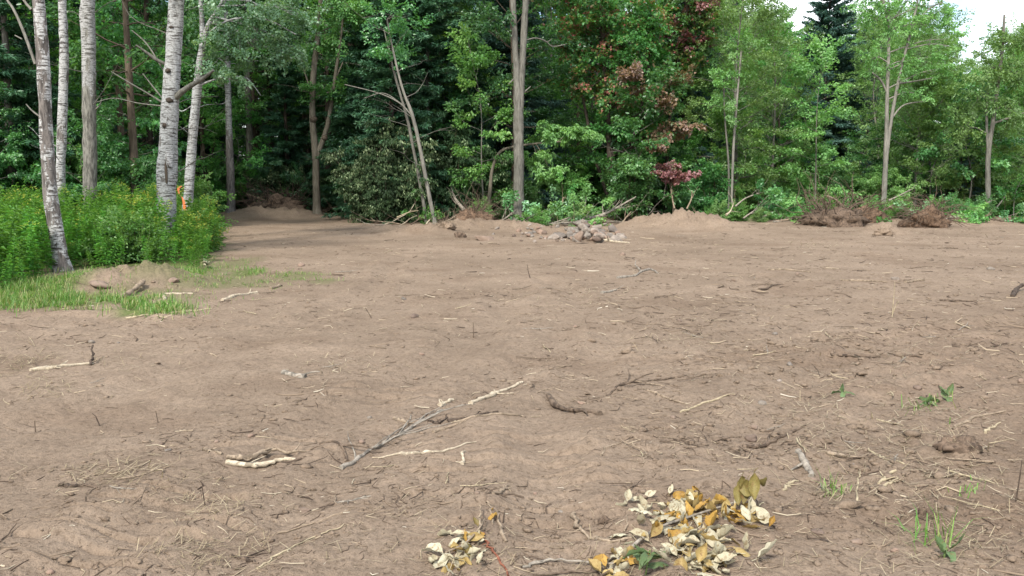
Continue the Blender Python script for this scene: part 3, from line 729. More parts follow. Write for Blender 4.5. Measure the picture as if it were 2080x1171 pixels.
hero('birch_tree', 'straight birch with grey lower trunk and white upper trunk, rising from goldenrod', [[(184, 478, 28), (182, 300, 26), (180, 150, 26), (178, 0, 27), (176, -160, 20), (172, -380, 11)]], 23.2, BK['greybirch'],
     limbs=[[(190, 226, 4), (202, 215, 3), (207, 200, 2)], [(176, 20, 10), (164, -20, 9), (150, -120, 7)]],
     blobs=[(190, -280, 120, 70, 40, .7), (120, -180, 60, 50, 14, .6)], leafm=LM['aspen'], ll=.065, lw=.028, seed=3, twigs=10, limb_bark=BK['grey'])
T4, B4 = hero('aspen_tree', 'thick pale aspen with split bark wound and dark knots beside the orange tape', [[(337, 512, 37), (338, 420, 37), (340, 340, 38), (345, 240, 34), (350, 160, 33), (355, 80, 31), (359, 0, 30), (365, -140, 24), (372, -380, 13)]], 18.6, BK['aspen'],
     limbs=[[(352, 206, 14), (366, 190, 12), (385, 176, 10), (412, 160, 8), (434, 143, 5)], [(338, 132, 8), (318, 122, 7), (296, 106, 5), (276, 92, 3)],
            [(332, 210, 4), (300, 190, 3), (262, 168, 3), (226, 146, 2)], [(330, 200, 3), (312, 178, 3), (290, 150, 2)], [(336, 150, 3), (300, 92, 3), (268, 62, 2)], [(358, 40, 5), (340, 60, 4), (352, 44, 3)], [(330, 216, 3), (280, 210, 2), (232, 200, 2), (196, 208, 1.5)]],
     blobs=[(420, -60, 80, 50, 26, .6), (330, -220, 120, 70, 36, .7)], leafm=LM['aspen'], ll=.062, lw=.028, seed=4, twigs=9, limb_bark=BK['grey'])
def on_trunk(px, py, Y, r): p = at(px, py, Y); return p + [0, -r, 0]
def scar(parent, base, name, px, py, Y, r, sx, sz, mat, seed, depth=.03):
    mb = MB(); lump(mb, on_trunk(px, py, Y, r), (sx, depth, sz), seed, 1, .25); o = link(name, mb.mesh(name, mat, base, smooth=True), parent); return o
for k, (a, b, sx, sz) in enumerate([(354, 58, .05, .035), (341, 256, .08, .05), (350, 206, .08, .06), (347, 146, .09, .05)]): scar(T4, B4, 'knot', a, b, 18.6, .15, sx, sz, BK['dark'], 40 + k, .05)
scar(T4, B4, 'bark_wound', 344, 352, 18.6, .175, .035, .27, BK['brown'], 47, .03)
mb = MB(); c = on_trunk(349, 318, 18.6, .2)
uu, vv = np.meshgrid(np.linspace(-1, 1, 6), np.linspace(0, 1, 6), indexing='ij')
vx = np.stack([c[0] - .02 + uu * .10 * (1 - .55 * vv) + .04 * vv, c[1] - .02 + .07 * uu ** 2 - .05 * vv + .012, c[2] + .1 - vv * .28 - .05 * np.abs(uu)], -1).reshape(-1, 3)
ii = np.arange(5)[:, None] * 6 + np.arange(5)[None]; mb.add(vx, np.stack([ii, ii + 1, ii + 7, ii + 6], -1).reshape(-1, 4)); o = link('bark_flap', mb.mesh('bark_flap', BK['birch'], B4, smooth=True), T4)
T5, B5 = hero('aspen_tree', 'slim white aspen leaning right behind the orange tape', [[(379, 452, 19), (384, 380, 19), (393, 260, 18), (404, 150, 17), (411, 100, 14), (420, 60, 10), (432, 36, 8), (452, 0, 6), (470, -60, 4)]], 21.8, BK['aspen'],
     limbs=[[(409, 110, 11), (411, 60, 10), (408, 0, 9), (402, -120, 7)], [(440, 60, 4), (480, 70, 3), (520, 100, 2)], [(420, 70, 5), (470, 40, 4), (540, 40, 3), (600, 70, 2)], [(398, 210, 3), (372, 226, 2), (362, 222, 2)]],
     blobs=[(450, 60, 60, 50, 20, .5), (520, 90, 70, 55, 34, .5), (590, 95, 45, 45, 20, .45), (540, 20, 80, 40, 30, .55), (460, 130, 50, 35, 12, .45), (610, 30, 40, 40, 12, .5), (430, -60, 90, 50, 24, .6), (480, 165, 40, 20, 6, .4)], leafm=LM['aspen'], ll=.065, lw=.03, seed=5, twigs=4, keep=.75)
hero('aspen_tree', 'white upper, grey lower slim aspen standing at the dark gap', [[(470, 442, 17), (468, 350, 16), (465, 260, 13), (462, 130, 12), (460, 40, 11), (459, -80, 9), (457, -260, 5)]], 33, BK['aspenfoot'],
     limbs=[[(462, 140, 3), (480, 155, 3), (505, 162, 2.5), (530, 195, 2)]], blobs=[(470, -120, 90, 60, 26, .8), (450, 30, 50, 40, 8, .6)], leafm=LM['mid'], seed=6, twigs=5)
hero('broadleaf_tree', 'grey brown straight trunk in the dark gap right of the slim aspen', [[(509, 425, 14), (507, 300, 13), (503, 160, 12), (501, 0, 10), (500, -220, 6)]], 39, BK['grey'], blobs=[(510, -60, 110, 60, 30, .9), (480, 40, 60, 40, 10, .8)], leafm=LM['deep'], seed=7, twigs=6)
T8, B8 = hero('broadleaf_tree', 'brown forked trunk with burls and bright green leaves at the bare edge', [[(645, 440, 17), (643, 390, 15), (641, 315, 14), (635, 245, 13), (637, 150, 12), (647, 60, 10), (655, -60, 8), (660, -200, 4)], [(643, 320, 11), (655, 288, 11), (666, 252, 9), (675, 200, 8), (682, 150, 7), (692, 80, 5), (700, 0, 4)]], 33, BK['tan'],
     limbs=[[(682, 160, 4), (700, 120, 3), (706, 108, 2)], [(636, 200, 4), (620, 150, 3), (610, 110, 2)]],
     blobs=[(660, 180, 40, 28, 12, .6), (690, 190, 26, 22, 7, .55), (640, 90, 50, 40, 14, .7), (690, 60, 50, 50, 16, .7), (660, 0, 90, 50, 26, .8), (720, 10, 50, 50, 14, .8)], leafm=LM['fresh'], seed=8, twigs=4)
scar(T8, B8, 'burl', 638, 243, 33, .06, .13, .13, BK['brown'], 51, .14); scar(T8, B8, 'burl', 660, 281, 33, .05, .12, .12, BK['brown'], 52, .12)
hero('leaning_tree', 'thin leaning grey trunk, left one of the leaning pair', [[(866, 457, 7), (864, 436, 7), (852, 365, 7), (840, 305, 6), (828, 245, 6), (814, 195, 5), (796, 130, 4), (780, 60, 2)]], 28.9, BK['grey'], limbs=[[(820, 215, 3), (780, 190, 2), (740, 200, 2)]], blobs=[(790, 90, 50, 40, 12, .7)], leafm=LM['mid'], seed=9, twigs=7)
hero('leaning_tree', 'thin leaning grey trunk, right one of the leaning pair', [[(884, 460, 8), (881, 442, 8), (868, 380, 8), (851, 290, 7), (836, 230, 7), (818, 182, 5), (800, 110, 4), (786, 40, 3)]], 28.6, BK['ash'], limbs=[[(836, 235, 3), (812, 210, 3), (770, 190, 2), (700, 172, 1.5)]], blobs=[(800, 40, 60, 45, 14, .7)], leafm=LM['mid'], seed=10, twigs=7)
f = conifer('fir_tree', 208, 13.5, 2.6, 2.5, LM['needle2'], BK['grey'], 'full green fir with bare lower trunk behind the leaning pair', gap=.36, nb=7, dead=60, r0=.12)
p = at(872, 420, 33.2); f.location = (p[0], 33.2, hz(p[0], 33.2))
f = conifer('hemlock_tree', 209, 9.5, .7, 1.9, LM['needle2'], BK['dark'], 'dusky hemlock with low drooping boughs right of the forked brown tree', gap=.34, nb=6, dead=20)
p = at(722, 420, 37); f.location = (p[0], 37.5, hz(p[0], 37.5))
T11, B11 = hero('grey_tree', 'tall bare grey brown trunk forking in two stems beside the stone pile', [[(1053, 456, 23), (1054, 400, 21), (1054, 320, 20), (1053, 250, 20), (1051, 190, 15), (1048, 120, 12), (1045, 60, 12), (1042, 0, 11), (1036, -120, 11), (1025, -320, 6)], [(1057, 230, 12), (1060, 150, 13), (1064, 70, 13), (1068, 0, 12), (1078, -140, 11), (1090, -320, 6)]], 29.6, BK['grey'],
     limbs=[[(1068, 82, 3), (1088, 78, 3), (1108, 84, 3), (1122, 95, 2.5), (1148, 91, 2)], [(1112, 86, 2), (1121, 80, 1.5)], [(1044, 160, 3), (1033, 172, 2)], [(1062, 190, 3), (1078, 176, 2)]],
     blobs=[(1020, -150, 110, 60, 30, .9), (1100, -200, 110, 60, 30, .9)], leafm=LM['mid'], seed=11)
hero('sapling', 'bent sapling arching right behind the tall grey trunk with drooping leaves', [[(990, 440, 8), (996, 380, 7), (1000, 345, 6), (1014, 311, 6), (1042, 299, 5), (1090, 292, 4), (1140, 288, 3)]], 30.6, BK['tan'], blobs=[(1110, 268, 45, 22, 12, .6), (1170, 275, 45, 18, 13, .6), (1090, 320, 40, 20, 8, .6), (1120, 360, 35, 30, 9, .6)], leafm=LM['light'], ll=.14, lw=.034, cat='sapling', seed=12, droop=.45)
# the turning maple and its neighbours
hero('maple_tree', 'broad maple turning bronze and red with several dark stems', [[(1246, 432, 14), (1243, 380, 13), (1238, 300, 12), (1232, 200, 10), (1226, 100, 9), (1220, 0, 7), (1214, -180, 4)], [(1252, 420, 9), (1275, 330, 8), (1300, 230, 7), (1320, 120, 6), (1330, 20, 5)], [(1240, 415, 8), (1212, 330, 7), (1190, 230, 6), (1170, 120, 5)]], 32.4, BK['dark'],
     limbs=[[(1262, 410, 5), (1290, 380, 4), (1330, 352, 3)], [(1256, 400, 4), (1262, 345, 3), (1268, 310, 2)]],
     blobs=[(1190, 60, 75, 50, 44, .9), (1270, 90, 75, 50, 44, .9), (1230, 0, 110, 50, 44, .9), (1330, 40, 60, 50, 30, .9), (1180, 160, 50, 35, 20, .8), (1250, 190, 60, 30, 26, .8), (1320, 140, 50, 40, 22, .8), (1230, 260, 60, 28, 22, .8), (1300, 270, 50, 28, 20, .8), (1330, 220, 40, 22, 14, .8), (1260, 330, 60, 24, 14, .7), (1310, 310, 36, 18, 9, .7)],
     leafm=LM['maple'], ll=.11, lw=.05, seed=13, twigs=10,
     extra_crowns=[('bronze_foliage', LM['bronze'], [(1275, 152, 40, 6, 10, .6, -1.6), (1320, 182, 36, 5, 7, .6, -1.6), (1362, 208, 34, 5, 7, .6, -1.6), (1385, 255, 38, 6, 8, .6, -1.6), (1350, 276, 36, 6, 6, .6, -1.6), (1335, 300, 30, 5, 4, .5, -1.6), (1370, 160, 30, 9, 5, .6, -1.6)])])
hero('red_maple', 'dark red crowned maple leaning over the right side of the turning maple', [[(1352, 425, 8), (1356, 300, 7), (1368, 180, 6), (1385, 80, 5), (1402, -20, 4), (1415, -120, 3)]], 34.2, BK['dark'],
     blobs=[(1360, 62, 24, 14, 6, .6), (1395, 84, 32, 14, 9, .6), (1432, 14, 36, 18, 13, .6), (1400, 40, 30, 14, 6, .6), (1440, 80, 16, 10, 3, .5), (1370, 110, 20, 8, 3, .5)], leafm=LM['red'], ll=.11, lw=.05, seed=14, extra_crowns=[('green_foliage', LM['maple'], [(1360, 130, 50, 40, 20, .8), (1400, 150, 40, 50, 18, .8), (1420, 60, 45, 50, 18, .8), (1380, 30, 50, 40, 16, .8), (1390, -40, 70, 40, 26, .9)])])
hero('maple_sapling', 'small bright red maple sapling on the dirt bank', [[(1368, 428, 4), (1366, 395, 4), (1360, 370, 3), (1352, 350, 2)]], 30.2, BK['brown'], blobs=[(1352, 344, 30, 11, 8, .4), (1392, 356, 26, 8, 7, .36), (1370, 362, 30, 8, 5, .36)], leafm=LM['red'], ll=.10, lw=.045, cat='sapling', seed=15)
hero('sapling', 'pale thin pole sapling standing on the bank right of the maple', [[(1487, 440, 6), (1487, 380, 5), (1491, 280, 5), (1499, 180, 4), (1506, 100, 3)]], 31.4, BK['ash'], blobs=[(1505, 110, 40, 50, 12, .6), (1490, 220, 35, 30, 6, .5)], leafm=LM['light'], ll=.1, lw=.026, cat='sapling', seed=16)
hero('sapling', 'second thin pole sapling just left of the pale one', [[(1480, 438, 4), (1480, 340, 4), (1473, 250, 3), (1470, 180, 3)]], 31.9, BK['grey'], blobs=[(1468, 170, 35, 50, 11, .6)], leafm=LM['light'], ll=.1, lw=.026, cat='sapling', seed=17)
f = conifer('hemlock_tree', 212, 9.0, .25, 1.9, LM['needle2'], BK['dark'], 'dark hemlock with boughs to the ground left of the leaning pair', gap=.32, nb=7, dead=10)
p = at(800, 420, 31.3); f.location = (p[0], 31.3, hz(p[0], 31.3))
f = conifer('hemlock_tree', 211, 7.5, .4, 1.7, LM['needle2'], BK['dark'], 'dusky hemlock in the dark gap left of the forked brown tree', gap=.34, nb=6, dead=16)
p = at(585, 420, 38.5); f.location = (p[0], 38.8, hz(p[0], 38.8))
f = conifer('spruce_tree', 210, 11.6, 1.0, 3.1, LM['needle'], BK['dark'], 'tall pointed dark blue green spruce above the light green ashes', gap=.36, nb=9, dead=8)
p = at(1668, 420, 43.5); f.location = (p[0], 43.5, 0)
T15, B15 = hero('ash_tree', 'pale twin-stemmed ash with airy crown and orange tape at its base', [[(1792, 446, 12), (1796, 390, 10), (1800, 300, 9), (1802, 200, 7), (1805, 100, 6), (1806, 40, 5), (1803, -40, 4)], [(1797, 350, 7), (1808, 260, 7), (1822, 180, 6), (1838, 110, 5), (1856, 40, 5), (1868, -20, 3)]], 32.6, BK['ash'],
     limbs=[[(1802, 190, 4), (1790, 165, 4), (1772, 148, 3)], [(1806, 50, 4), (1830, 20, 3), (1850, -10, 2)], [(1806, 50, 4), (1796, 10, 3), (1790, -20, 2)], [(1826, 170, 4), (1860, 165, 3), (1900, 158, 2)], [(1812, 240, 4), (1836, 214, 3), (1880, 206, 2)], [(1850, 60, 3), (1885, 20, 3), (1915, 5, 2)], [(1842, 100, 3), (1890, 90, 2), (1930, 95, 2)]],
     blobs=[(1790, 10, 36, 30, 6, .6), (1850, 0, 36, 26, 7, .6), (1900, 10, 32, 20, 5, .55), (1920, 80, 32, 24, 6, .6), (1880, 120, 34, 30, 8, .6), (1770, 120, 34, 34, 8, .6), (1860, 190, 36, 26, 8, .6), (1780, 40, 30, 26, 10, .6), (1910, 140, 26, 20, 8, .5), (1830, 60, 40, 34, 14, .6), (1760, 0, 30, 30, 9, .6), (1880, 50, 34, 30, 10, .6), (1840, 130, 40, 34, 12, .6), (1930, 30, 24, 24, 8, .5), (1800, -60, 60, 40, 16, .6), (1880, -40, 50, 36, 14, .6)], leafm=LM['light'], ll=.1, lw=.024, seed=18, keep=.75, droop=.3)
hero('ash_tree', 'grey twisted ash with full crown, rightmost trunk', [[(2008, 456, 12), (2007, 380, 10), (2008, 310, 9), (2018, 240, 8), (2030, 150, 6), (2037, 80, 6), (2040, 30, 4)], [(2008, 320, 6), (2004, 250, 5), (2006, 190, 4)]], 32.2, BK['grey'],
     limbs=[[(2020, 250, 5), (2050, 240, 4), (2085, 228, 3)], [(2010, 440, 4), (2030, 415, 3), (2042, 400, 2)]],
     blobs=[(2040, 80, 36, 30, 16, .7), (2010, 140, 40, 40, 22, .7), (2065, 150, 40, 40, 22, .7), (1985, 200, 40, 36, 18, .7), (2050, 220, 40, 36, 18, .7), (1960, 260, 34, 30, 10, .7), (2090, 80, 36, 40, 16, .7)], leafm=LM['light'], ll=.1, lw=.026, seed=19, droop=.3, keep=.75)
for k, (a, Y, s, lb) in enumerate([(766, 30.0, .8, 'leftmost dark wilted cherry hanging over the bare soil'), (806, 30.2, .95, 'wilted cherry with some pale turned leaves left of the leaning pair'), (846, 32.2, 1.1, 'dark wilted cherry behind the leaning pair'), (912, 31.8, .9, 'wilted cherry at the right of the leaning pair'), (752, 30.3, .6, 'drooping wilted cherry at the corner of the dark gap'), (778, 29.7, .62, 'near wilted cherry whose boughs touch the soil'), (834, 30.0, .6, 'low wilted cherry right behind the leaning pair'), (560, 38, .6, 'dark wilted shrub over the brush heap in the gap'), (610, 38.5, .62, 'dark wilted shrub left of the forked brown tree'), (690, 38.5, .55, 'low wilted shrub right of the forked brown tree')]):
    p = at(a, 440, Y); place('wilt', p[0], Y, s, k * 1.7, lb, 'wilted trees pushed over at the edge')

# orange flagging tape
def strip(name, label, pts, Y, width, mat, r_off):
    mb = MB(); P = smooth_path([at(a, b, Y) + [0, -r_off, 0] for a, b in pts], 14); n = len(P); s = np.linspace(0, 5, n)
    wv = np.stack([np.cos(s * .9) * width, np.sin(s * .9) * width * .6, np.zeros(n)], -1)
    v = np.concatenate([P - wv, P + wv, P + wv + [0, .004, 0], P - wv + [0, .004, 0]]); i = np.arange(n - 1)
    f = [np.stack([i + a * n, i + b * n, i + 1 + b * n, i + 1 + a * n], -1) for a, b in ((0, 1), (1, 2), (2, 3), (3, 0))]
    mb.add(v, np.concatenate(f)); o = link(name, mb.mesh(name, mat, P[0], smooth=True), None, tuple(P[0])); return tag(o, label, 'tape')
m_, t_, o_ = new_mat('orange tape'); princ(t_, o_, (.55, .15, .05), .55, .3); TAPE = m_
strip('flagging_tape', 'orange flagging ribbon hanging between two pale aspens', [(371, 378), (364, 384), (366, 396), (372, 402), (376, 416), (377, 432), (379, 450)], 20.6, .035, TAPE, .05)
mb = MB(); P = at(1792, 437, 32.6); th = np.linspace(0, 6.28, 13)[:-1]
for zz, rr in ((-.06, .185), (.1, .175)): pass
v = np.concatenate([np.stack([P[0] + r_ * np.cos(th), P[1] + r_ * np.sin(th), np.full(12, P[2] + z_)], -1) for z_, r_ in ((-.10, .20), (.12, .185))]); j = np.arange(12); k_ = (j + 1) % 12
mb.add(v, np.stack([j, k_, k_ + 12, j + 12], -1)); o = link('flagging_band', mb.mesh('flagging_band', TAPE, P, smooth=True), None, tuple(P)); tag(o, 'orange tape band round the base of the pale twin-stemmed ash', 'tape')

# ------------------------------------------------------------------ goldenrod stand on the left
FRONT = ([0, 60, 120, 200, 350, 400, 440, 462], [600, 580, 558, 548, 545, 550, 545, 515])
def rod_mesh(mb, base, H, seed, g, flower):
    lean = g.normal(size=2) * .1 * H; P = smooth_path([base, base + [lean[0] * .4, lean[1] * .4, H * .6], base + [lean[0], lean[1], H]], 6)
    tube(mb, P, np.linspace(.006, .0025, 6), 3, .3, cap=False)
    n = 46; s = np.linspace(.12, 1, n); az = np.arange(n) * 2.4 + g.normal(size=n) * .4
    i = np.minimum((s * 5).astype(int), 4); p = P[i] + (P[i + 1] - P[i]) * (s * 5 - i)[:, None]
    L = .155 * (1.05 - .6 * s ** 2) * g.uniform(.7, 1.2, n) + .02
    D = nrm(np.stack([np.cos(az), np.sin(az), .25 + .6 * s + g.normal(size=n) * .25], -1)); B = nrm(np.cross(D, [0, 0, 1.])); N = np.cross(B, D)
    W = (L * .135)[:, None]; m = p + D * L[:, None] * .5; tip = m + nrm(D - [0, 0, .9]) * L[:, None] * .5
    v = np.stack([p, m + B * W, tip, m - B * W], 1).reshape(-1, 3); q = np.arange(n)[:, None] * 4
    tt = np.clip(.25 + .4 * s + g.normal(size=n) * .15, 0, .8)
    mb.add(v, np.concatenate([q + [0, 1, 2], q + [0, 2, 3]]), np.concatenate([tt, tt]))
    if flower:
        nf = 34; a = g.uniform(0, 6.28, nf); u = g.random(nf) ** .7; rr = .13 * u; p = P[-1] + np.stack([np.cos(a) * rr, np.sin(a) * rr, .10 - .16 * u + g.normal(size=nf) * .02], -1)
        d = nrm(np.stack([np.cos(a), np.sin(a), .5 + g.normal(size=nf) * .3], -1)); b = nrm(g.normal(size=(nf, 3)))
        v = np.stack([p, p + d * .03 + b * .012, p + d * .06, p + d * .03 - b * .012], 1).reshape(-1, 3); q = np.arange(nf)[:, None] * 4; tt = np.clip(.9 + g.normal(size=nf) * .05, .82, 1)
        mb.add(v, np.concatenate([q + [0, 1, 2], q + [0, 2, 3]]), np.concatenate([tt, tt]))
def goldenrod():
    g = np.random.default_rng(55); spots = []
    while len(spots) < 1150:
        px = g.uniform(-260, 466); Y = 11 + 14.5 * g.random(); x = (px - CX) / F * Y
        fy = gp(0, np.interp(px, *FRONT))[1] + .4 * noise2(x / .6, Y / .6, 41)
        if Y < fy or (px > 425 and g.random() < .45) : continue
        if g.random() < float(sstep(395, 475, px)): continue
        if px > 452 - (Y - 15) * 1.5 + 22 * noise2(x, Y, 3): continue
        if abs(px - 127) < 22 and Y < 14.9 or abs(px - 338) < 16 and Y < 18.2 and g.random() < .5: continue
        spots.append((x, Y, Y - fy, px))
    spots.sort(key=lambda q: q[2])
    var = []
    for k in range(6):
        mb = MB(); rod_mesh(mb, np.zeros(3), 1.0, k, g, k < 3); var.append(mb.mesh('goldenrod_plant', LM['rod']))
    for q, (x, Y, d, px) in enumerate(spots[:285]):
        fl = g.random() < (.28 if px > 200 else .1)
        o = link('goldenrod_plant', var[int(g.integers(0, 3)) if fl else int(g.integers(3, 6))], None, (x, Y, hz(x, Y) - .03)); o.rotation_euler = (g.normal() * .1, g.normal() * .1, g.uniform(0, 6.28))
        s = g.uniform(.5, 1.15) * (.55 + .45 * min(1, d / 1.4)) * (.6 + .4 * min(1, max(0, (460 - px) / 130))); o.scale = (s * 1.15, s * 1.15, s)
        nm = 'beside the leftmost birch' if px < 230 else 'in front of the thick aspen' if px < 400 else 'at the right end of the stand'
        hd = 'yellow-headed goldenrod' if fl else 'leafy green goldenrod without flowers'
        tag(o, '%s standing %s' % (hd, nm), 'plant', '%s %s' % (hd, nm))
    mb = MB()
    for x, Y, d, px in spots[285:]: rod_mesh(mb, np.array([x, Y, hz(x, Y) - .03]), g.uniform(.6, 1.4) * (.65 + .35 * min(1, max(0, (460 - px) / 130))), 0, g, g.random() < (.26 if px > 200 else .08))
    tag(link('goldenrod_stand', mb.mesh('goldenrod_stand', LM['rod'])), 'dense green goldenrod stand behind its front plants', None, None, 'stuff')
goldenrod()
g = np.random.default_rng(56)
for k in range(12):
    px = g.uniform(0, 320) if k < 10 else g.uniform(385, 415); Y = g.uniform(15.8, 22); x = (px - CX) / F * Y
    place('shrub3', x, Y, float(g.uniform(.4, .75)), g.uniform(0, 6.28), 'broad-leaved bright weed bush standing among the goldenrod', 'weed bushes in the goldenrod', {'foliage': LM['rod' if k % 3 else 'fresh']})

# ------------------------------------------------------------------ grass and straw
def blades(mb, spots, H, Wd, g, flat=0., tint=(0, .75)):
    n = len(spots); p = np.array([[x, y, z] for x, y, z in spots]); a = g.uniform(0, 6.28, n); h = H * g.uniform(.5, 1.2, n)
    lean = np.clip(g.normal(size=n) * .3 + .35 + flat, 0, 1.4); d = np.stack([np.cos(a), np.sin(a), np.zeros(n)], -1); B = np.stack([-np.sin(a), np.cos(a), np.zeros(n)], -1) * Wd
    m = p + d * (h * np.sin(lean) * .5)[:, None] + np.stack([0 * h, 0 * h, h * .55 * np.cos(lean)], -1); lean2 = np.minimum(lean * 1.6 + .2, 1.62)
    t = m + d * (h * np.sin(lean2) * .5)[:, None] + np.stack([0 * h, 0 * h, h * .5 * np.cos(lean2)], -1)
    v = np.stack([p - B, p + B, m + B * .8, m - B * .8, t], 1).reshape(-1, 3); q = np.arange(n)[:, None] * 5; tt = g.uniform(*tint, n)
    mb.add(v, q + [0, 1, 2, 3], tt); mb.add(np.zeros((0, 3)), q + [3, 2, 4] - mb.n, tt)
def on_ground(xs, ys, dz=-.005): return np.column_stack([xs, ys, height(xs, ys) + dz])
g = np.random.default_rng(91); mb = MB()
for px, py, a, b, d in GRASS:
    n = int(5200 * d * a * b / 4000); u = g.normal(size=(n, 2)) * .5
    gx, gy = [], []
    for q in u:
        X, Y = gp(px + a * q[0], py + b * q[1]); gx.append(X); gy.append(Y)
    gx, gy = np.array(gx), np.array(gy); k = noise2(gx / .35, gy / .35, 44) + .5 * noise2(gx / .12, gy / .12, 45) > -.05 + .3 * (1 - d); sp = on_ground(gx[k], gy[k])
    blades(mb, sp, .10 + .09 * (d > .7), .0035, g, .3, (0, 1.15))
tag(link('grass_patch', mb.mesh('grass_patch', LM['grass'])), 'bright green grass in patches along the left edge', None, None, 'stuff')
mb = MB()
STRAW = [(30, 735, 70, 26, 420), (100, 790, 45, 16, 200), (215, 955, 90, 22, 200), (300, 975, 70, 25, 200), (440, 1040, 70, 40, 260), (420, 1125, 80, 30, 240), (700, 745, 60, 16, 160), (1170, 600, 45, 14, 160), (1390, 690, 45, 14, 150), (1660, 500, 40, 8, 120), (1680, 985, 50, 28, 190), (1760, 900, 110, 30, 420), (1890, 835, 90, 26, 330), (1930, 965, 90, 40, 320), (1970, 1060, 110, 60, 300), (1620, 820, 90, 24, 240), (1850, 735, 200, 30, 380), (1880, 1110, 90, 45, 160), (150, 575, 70, 16, 160), (540, 570, 90, 14, 220), (1560, 1130, 120, 40, 120), (330, 640, 110, 20, 220), (860, 600, 240, 60, 200), (1700, 660, 300, 40, 260), (850, 1110, 130, 50, 200), (1250, 1140, 120, 30, 160), (180, 730, 120, 16, 200), (1940, 480, 120, 8, 120)]
for px, py, a, b, n in STRAW:
    n = int(n * .62); u = g.normal(size=(n, 2)) * np.array([.95, .8]); q = np.array([gp(px + a * i, max(420, py + b * j)) for i, j in u]); q = q[noise2(q[:, 0] / .25, q[:, 1] / .25, 71) > -.25]; d = np.hypot(*q.mean(0))
    blades(mb, on_ground(q[:, 0], q[:, 1], .006), .13 + .006 * d, .0008 + .0002 * d, g, 1.3, (0, .85))
tag(link('straw_litter', mb.mesh('straw_litter', LM['straw'])), 'dry yellowish straw strewn over the soil', None, None, 'stuff')

# ------------------------------------------------------------------ small litter and clods on the bare soil
WIND = [[(300, 1160), (690, 945), (900, 830), (1060, 770), (1200, 690)], [(520, 1150), (760, 1040), (1000, 1000), (1240, 1110)], [(1480, 900), (1700, 905), (1900, 960)], [(1230, 800), (1400, 770), (1640, 700), (2000, 650)], [(640, 800), (450, 880), (180, 960)], [(860, 600), (1100, 590), (1400, 660)], [(1040, 1140), (1300, 1140)]]
WS = [(*gp(*p_), *gp(*q_)) for W_ in WIND for p_, q_ in zip(W_, W_[1:])]
def _pd(x, y):
    d = 9.
    for x0, y0, x1, y1 in WS:
        dx, dy = x1 - x0, y1 - y0; u = min(1, max(0, ((x - x0) * dx + (y - y0) * dy) / (dx * dx + dy * dy))); d = min(d, math.hypot(x - x0 - u * dx, y - y0 - u * dy))
    return d
def field_points(n, rmin, rmax, g, pw=1.0):
    o = []
    while len(o) < n:
        r = math.exp(g.uniform(math.log(rmin), math.log(rmax))) if pw == 1 else rmin + (rmax - rmin) * g.random() ** pw
        th = math.radians(g.uniform(-35, 35)); x, y = r * math.sin(th), r * math.cos(th); px = CX + F * x / y
        if y > edge_y(px) - .3: continue
        if px < 440 and y > gp(0, np.interp(px, *FRONT))[1]: continue
        k = .08 + .5 * max(0, float(noise2(x / .8, y / .8, 61)) + .1) + .30 * (px > 1250) * min(1, 9 / r) + .5 * math.exp(-(float(_pd(x, y)) / .22) ** 2)
        if g.random() > k: continue
        o.append((x, y))
    return np.array(o)
def litter_mat():
    m, t, o = new_mat('litter'); c = ramp(t, [(0, (.07, .05, .037)), (.22, (.115, .083, .06)), (.42, (.19, .142, .10)), (.72, (.32, .255, .175)), (.88, (.38, .32, .23)), (.96, (.46, .41, .32))], attr(t, 'tint'), 'CONSTANT')
    princ(t, o, c, .9, .1); return m
LIT = litter_mat()
def bits(mb, pts, lens, rads, g, tints):
    n = len(pts); a = g.uniform(0, 6.28, n); d = np.stack([np.cos(a), np.sin(a)], -1); bend = g.normal(size=n) * .22; pd = np.stack([-d[:, 1], d[:, 0]], -1)
    P0 = pts - d * lens[:, None] / 2; P2 = pts + d * lens[:, None] / 2; P1 = pts + pd * (bend * lens)[:, None]
    ups = np.abs(g.normal(size=n)) * .10 * lens
    Z = [height(q[:, 0], q[:, 1]) for q in (P0, P1, P2)]
    C = [np.column_stack([q, z + rads * .6 + (ups if k == 2 else ups * .3 if k == 1 else 0)]) for k, (q, z) in enumerate(zip((P0, P1, P2), Z))]
    pd3 = np.column_stack([pd, np.zeros(n)]); up = np.array([0, 0, 1.])
    v = []
    for k, c in enumerate(C):
        r = (rads * (1, .85, .5)[k])[:, None]
        v += [c + up * r, c - pd3 * r - up * r * .6, c + pd3 * r - up * r * .6]
    v = np.stack(v, 1).reshape(-1, 3); q = np.arange(n)[:, None] * 9; f = []
    for s in (0, 3):
        for e in range(3): f.append(q + [s + e, s + (e + 1) % 3, s + 3 + (e + 1) % 3, s + 3 + e])
    mb.add(v, np.concatenate(f), np.tile(tints, 6))
g = np.random.default_rng(92)
mb = MB(); p = field_points(8500, 3.1, 30, g); d = np.hypot(p[:, 0], p[:, 1])
ln = np.minimum(g.gamma(1.4, .025, len(p)) + .01, .22) * (.75 + .05 * d); rd = ln * g.uniform(.009, .032, len(p)) + .0008 + .00008 * d
bits(mb, p, ln, rd, g, np.clip(g.beta(1.7, 1.7, len(p)), 0, 1)); p = field_points(3000, 9, 31, g); d = np.hypot(p[:, 0], p[:, 1]); ln = g.gamma(1.3, .03, len(p)) + .02; rd = ln * g.uniform(.015, .04, len(p)) + .0012 + .00009 * d
bits(mb, p, ln, rd, g, np.clip(g.beta(1.3, 1.8, len(p)), 0, 1)); tag(link('twig_litter', mb.mesh('twig_litter', LIT)), 'fine twig and bark crumbs strewn over the soil', None, None, 'stuff')
mb = MB(); p = field_points(9000, 3.1, 26, g); d = np.hypot(p[:, 0], p[:, 1]); rmk = rough_mask(p[:, 0], p[:, 1]); z = height(p[:, 0], p[:, 1])
sz = (g.gamma(1.1, .0034, len(p)) + .0025) * (1 + 1.0 * rmk) * (.85 + .035 * d)
lib = []
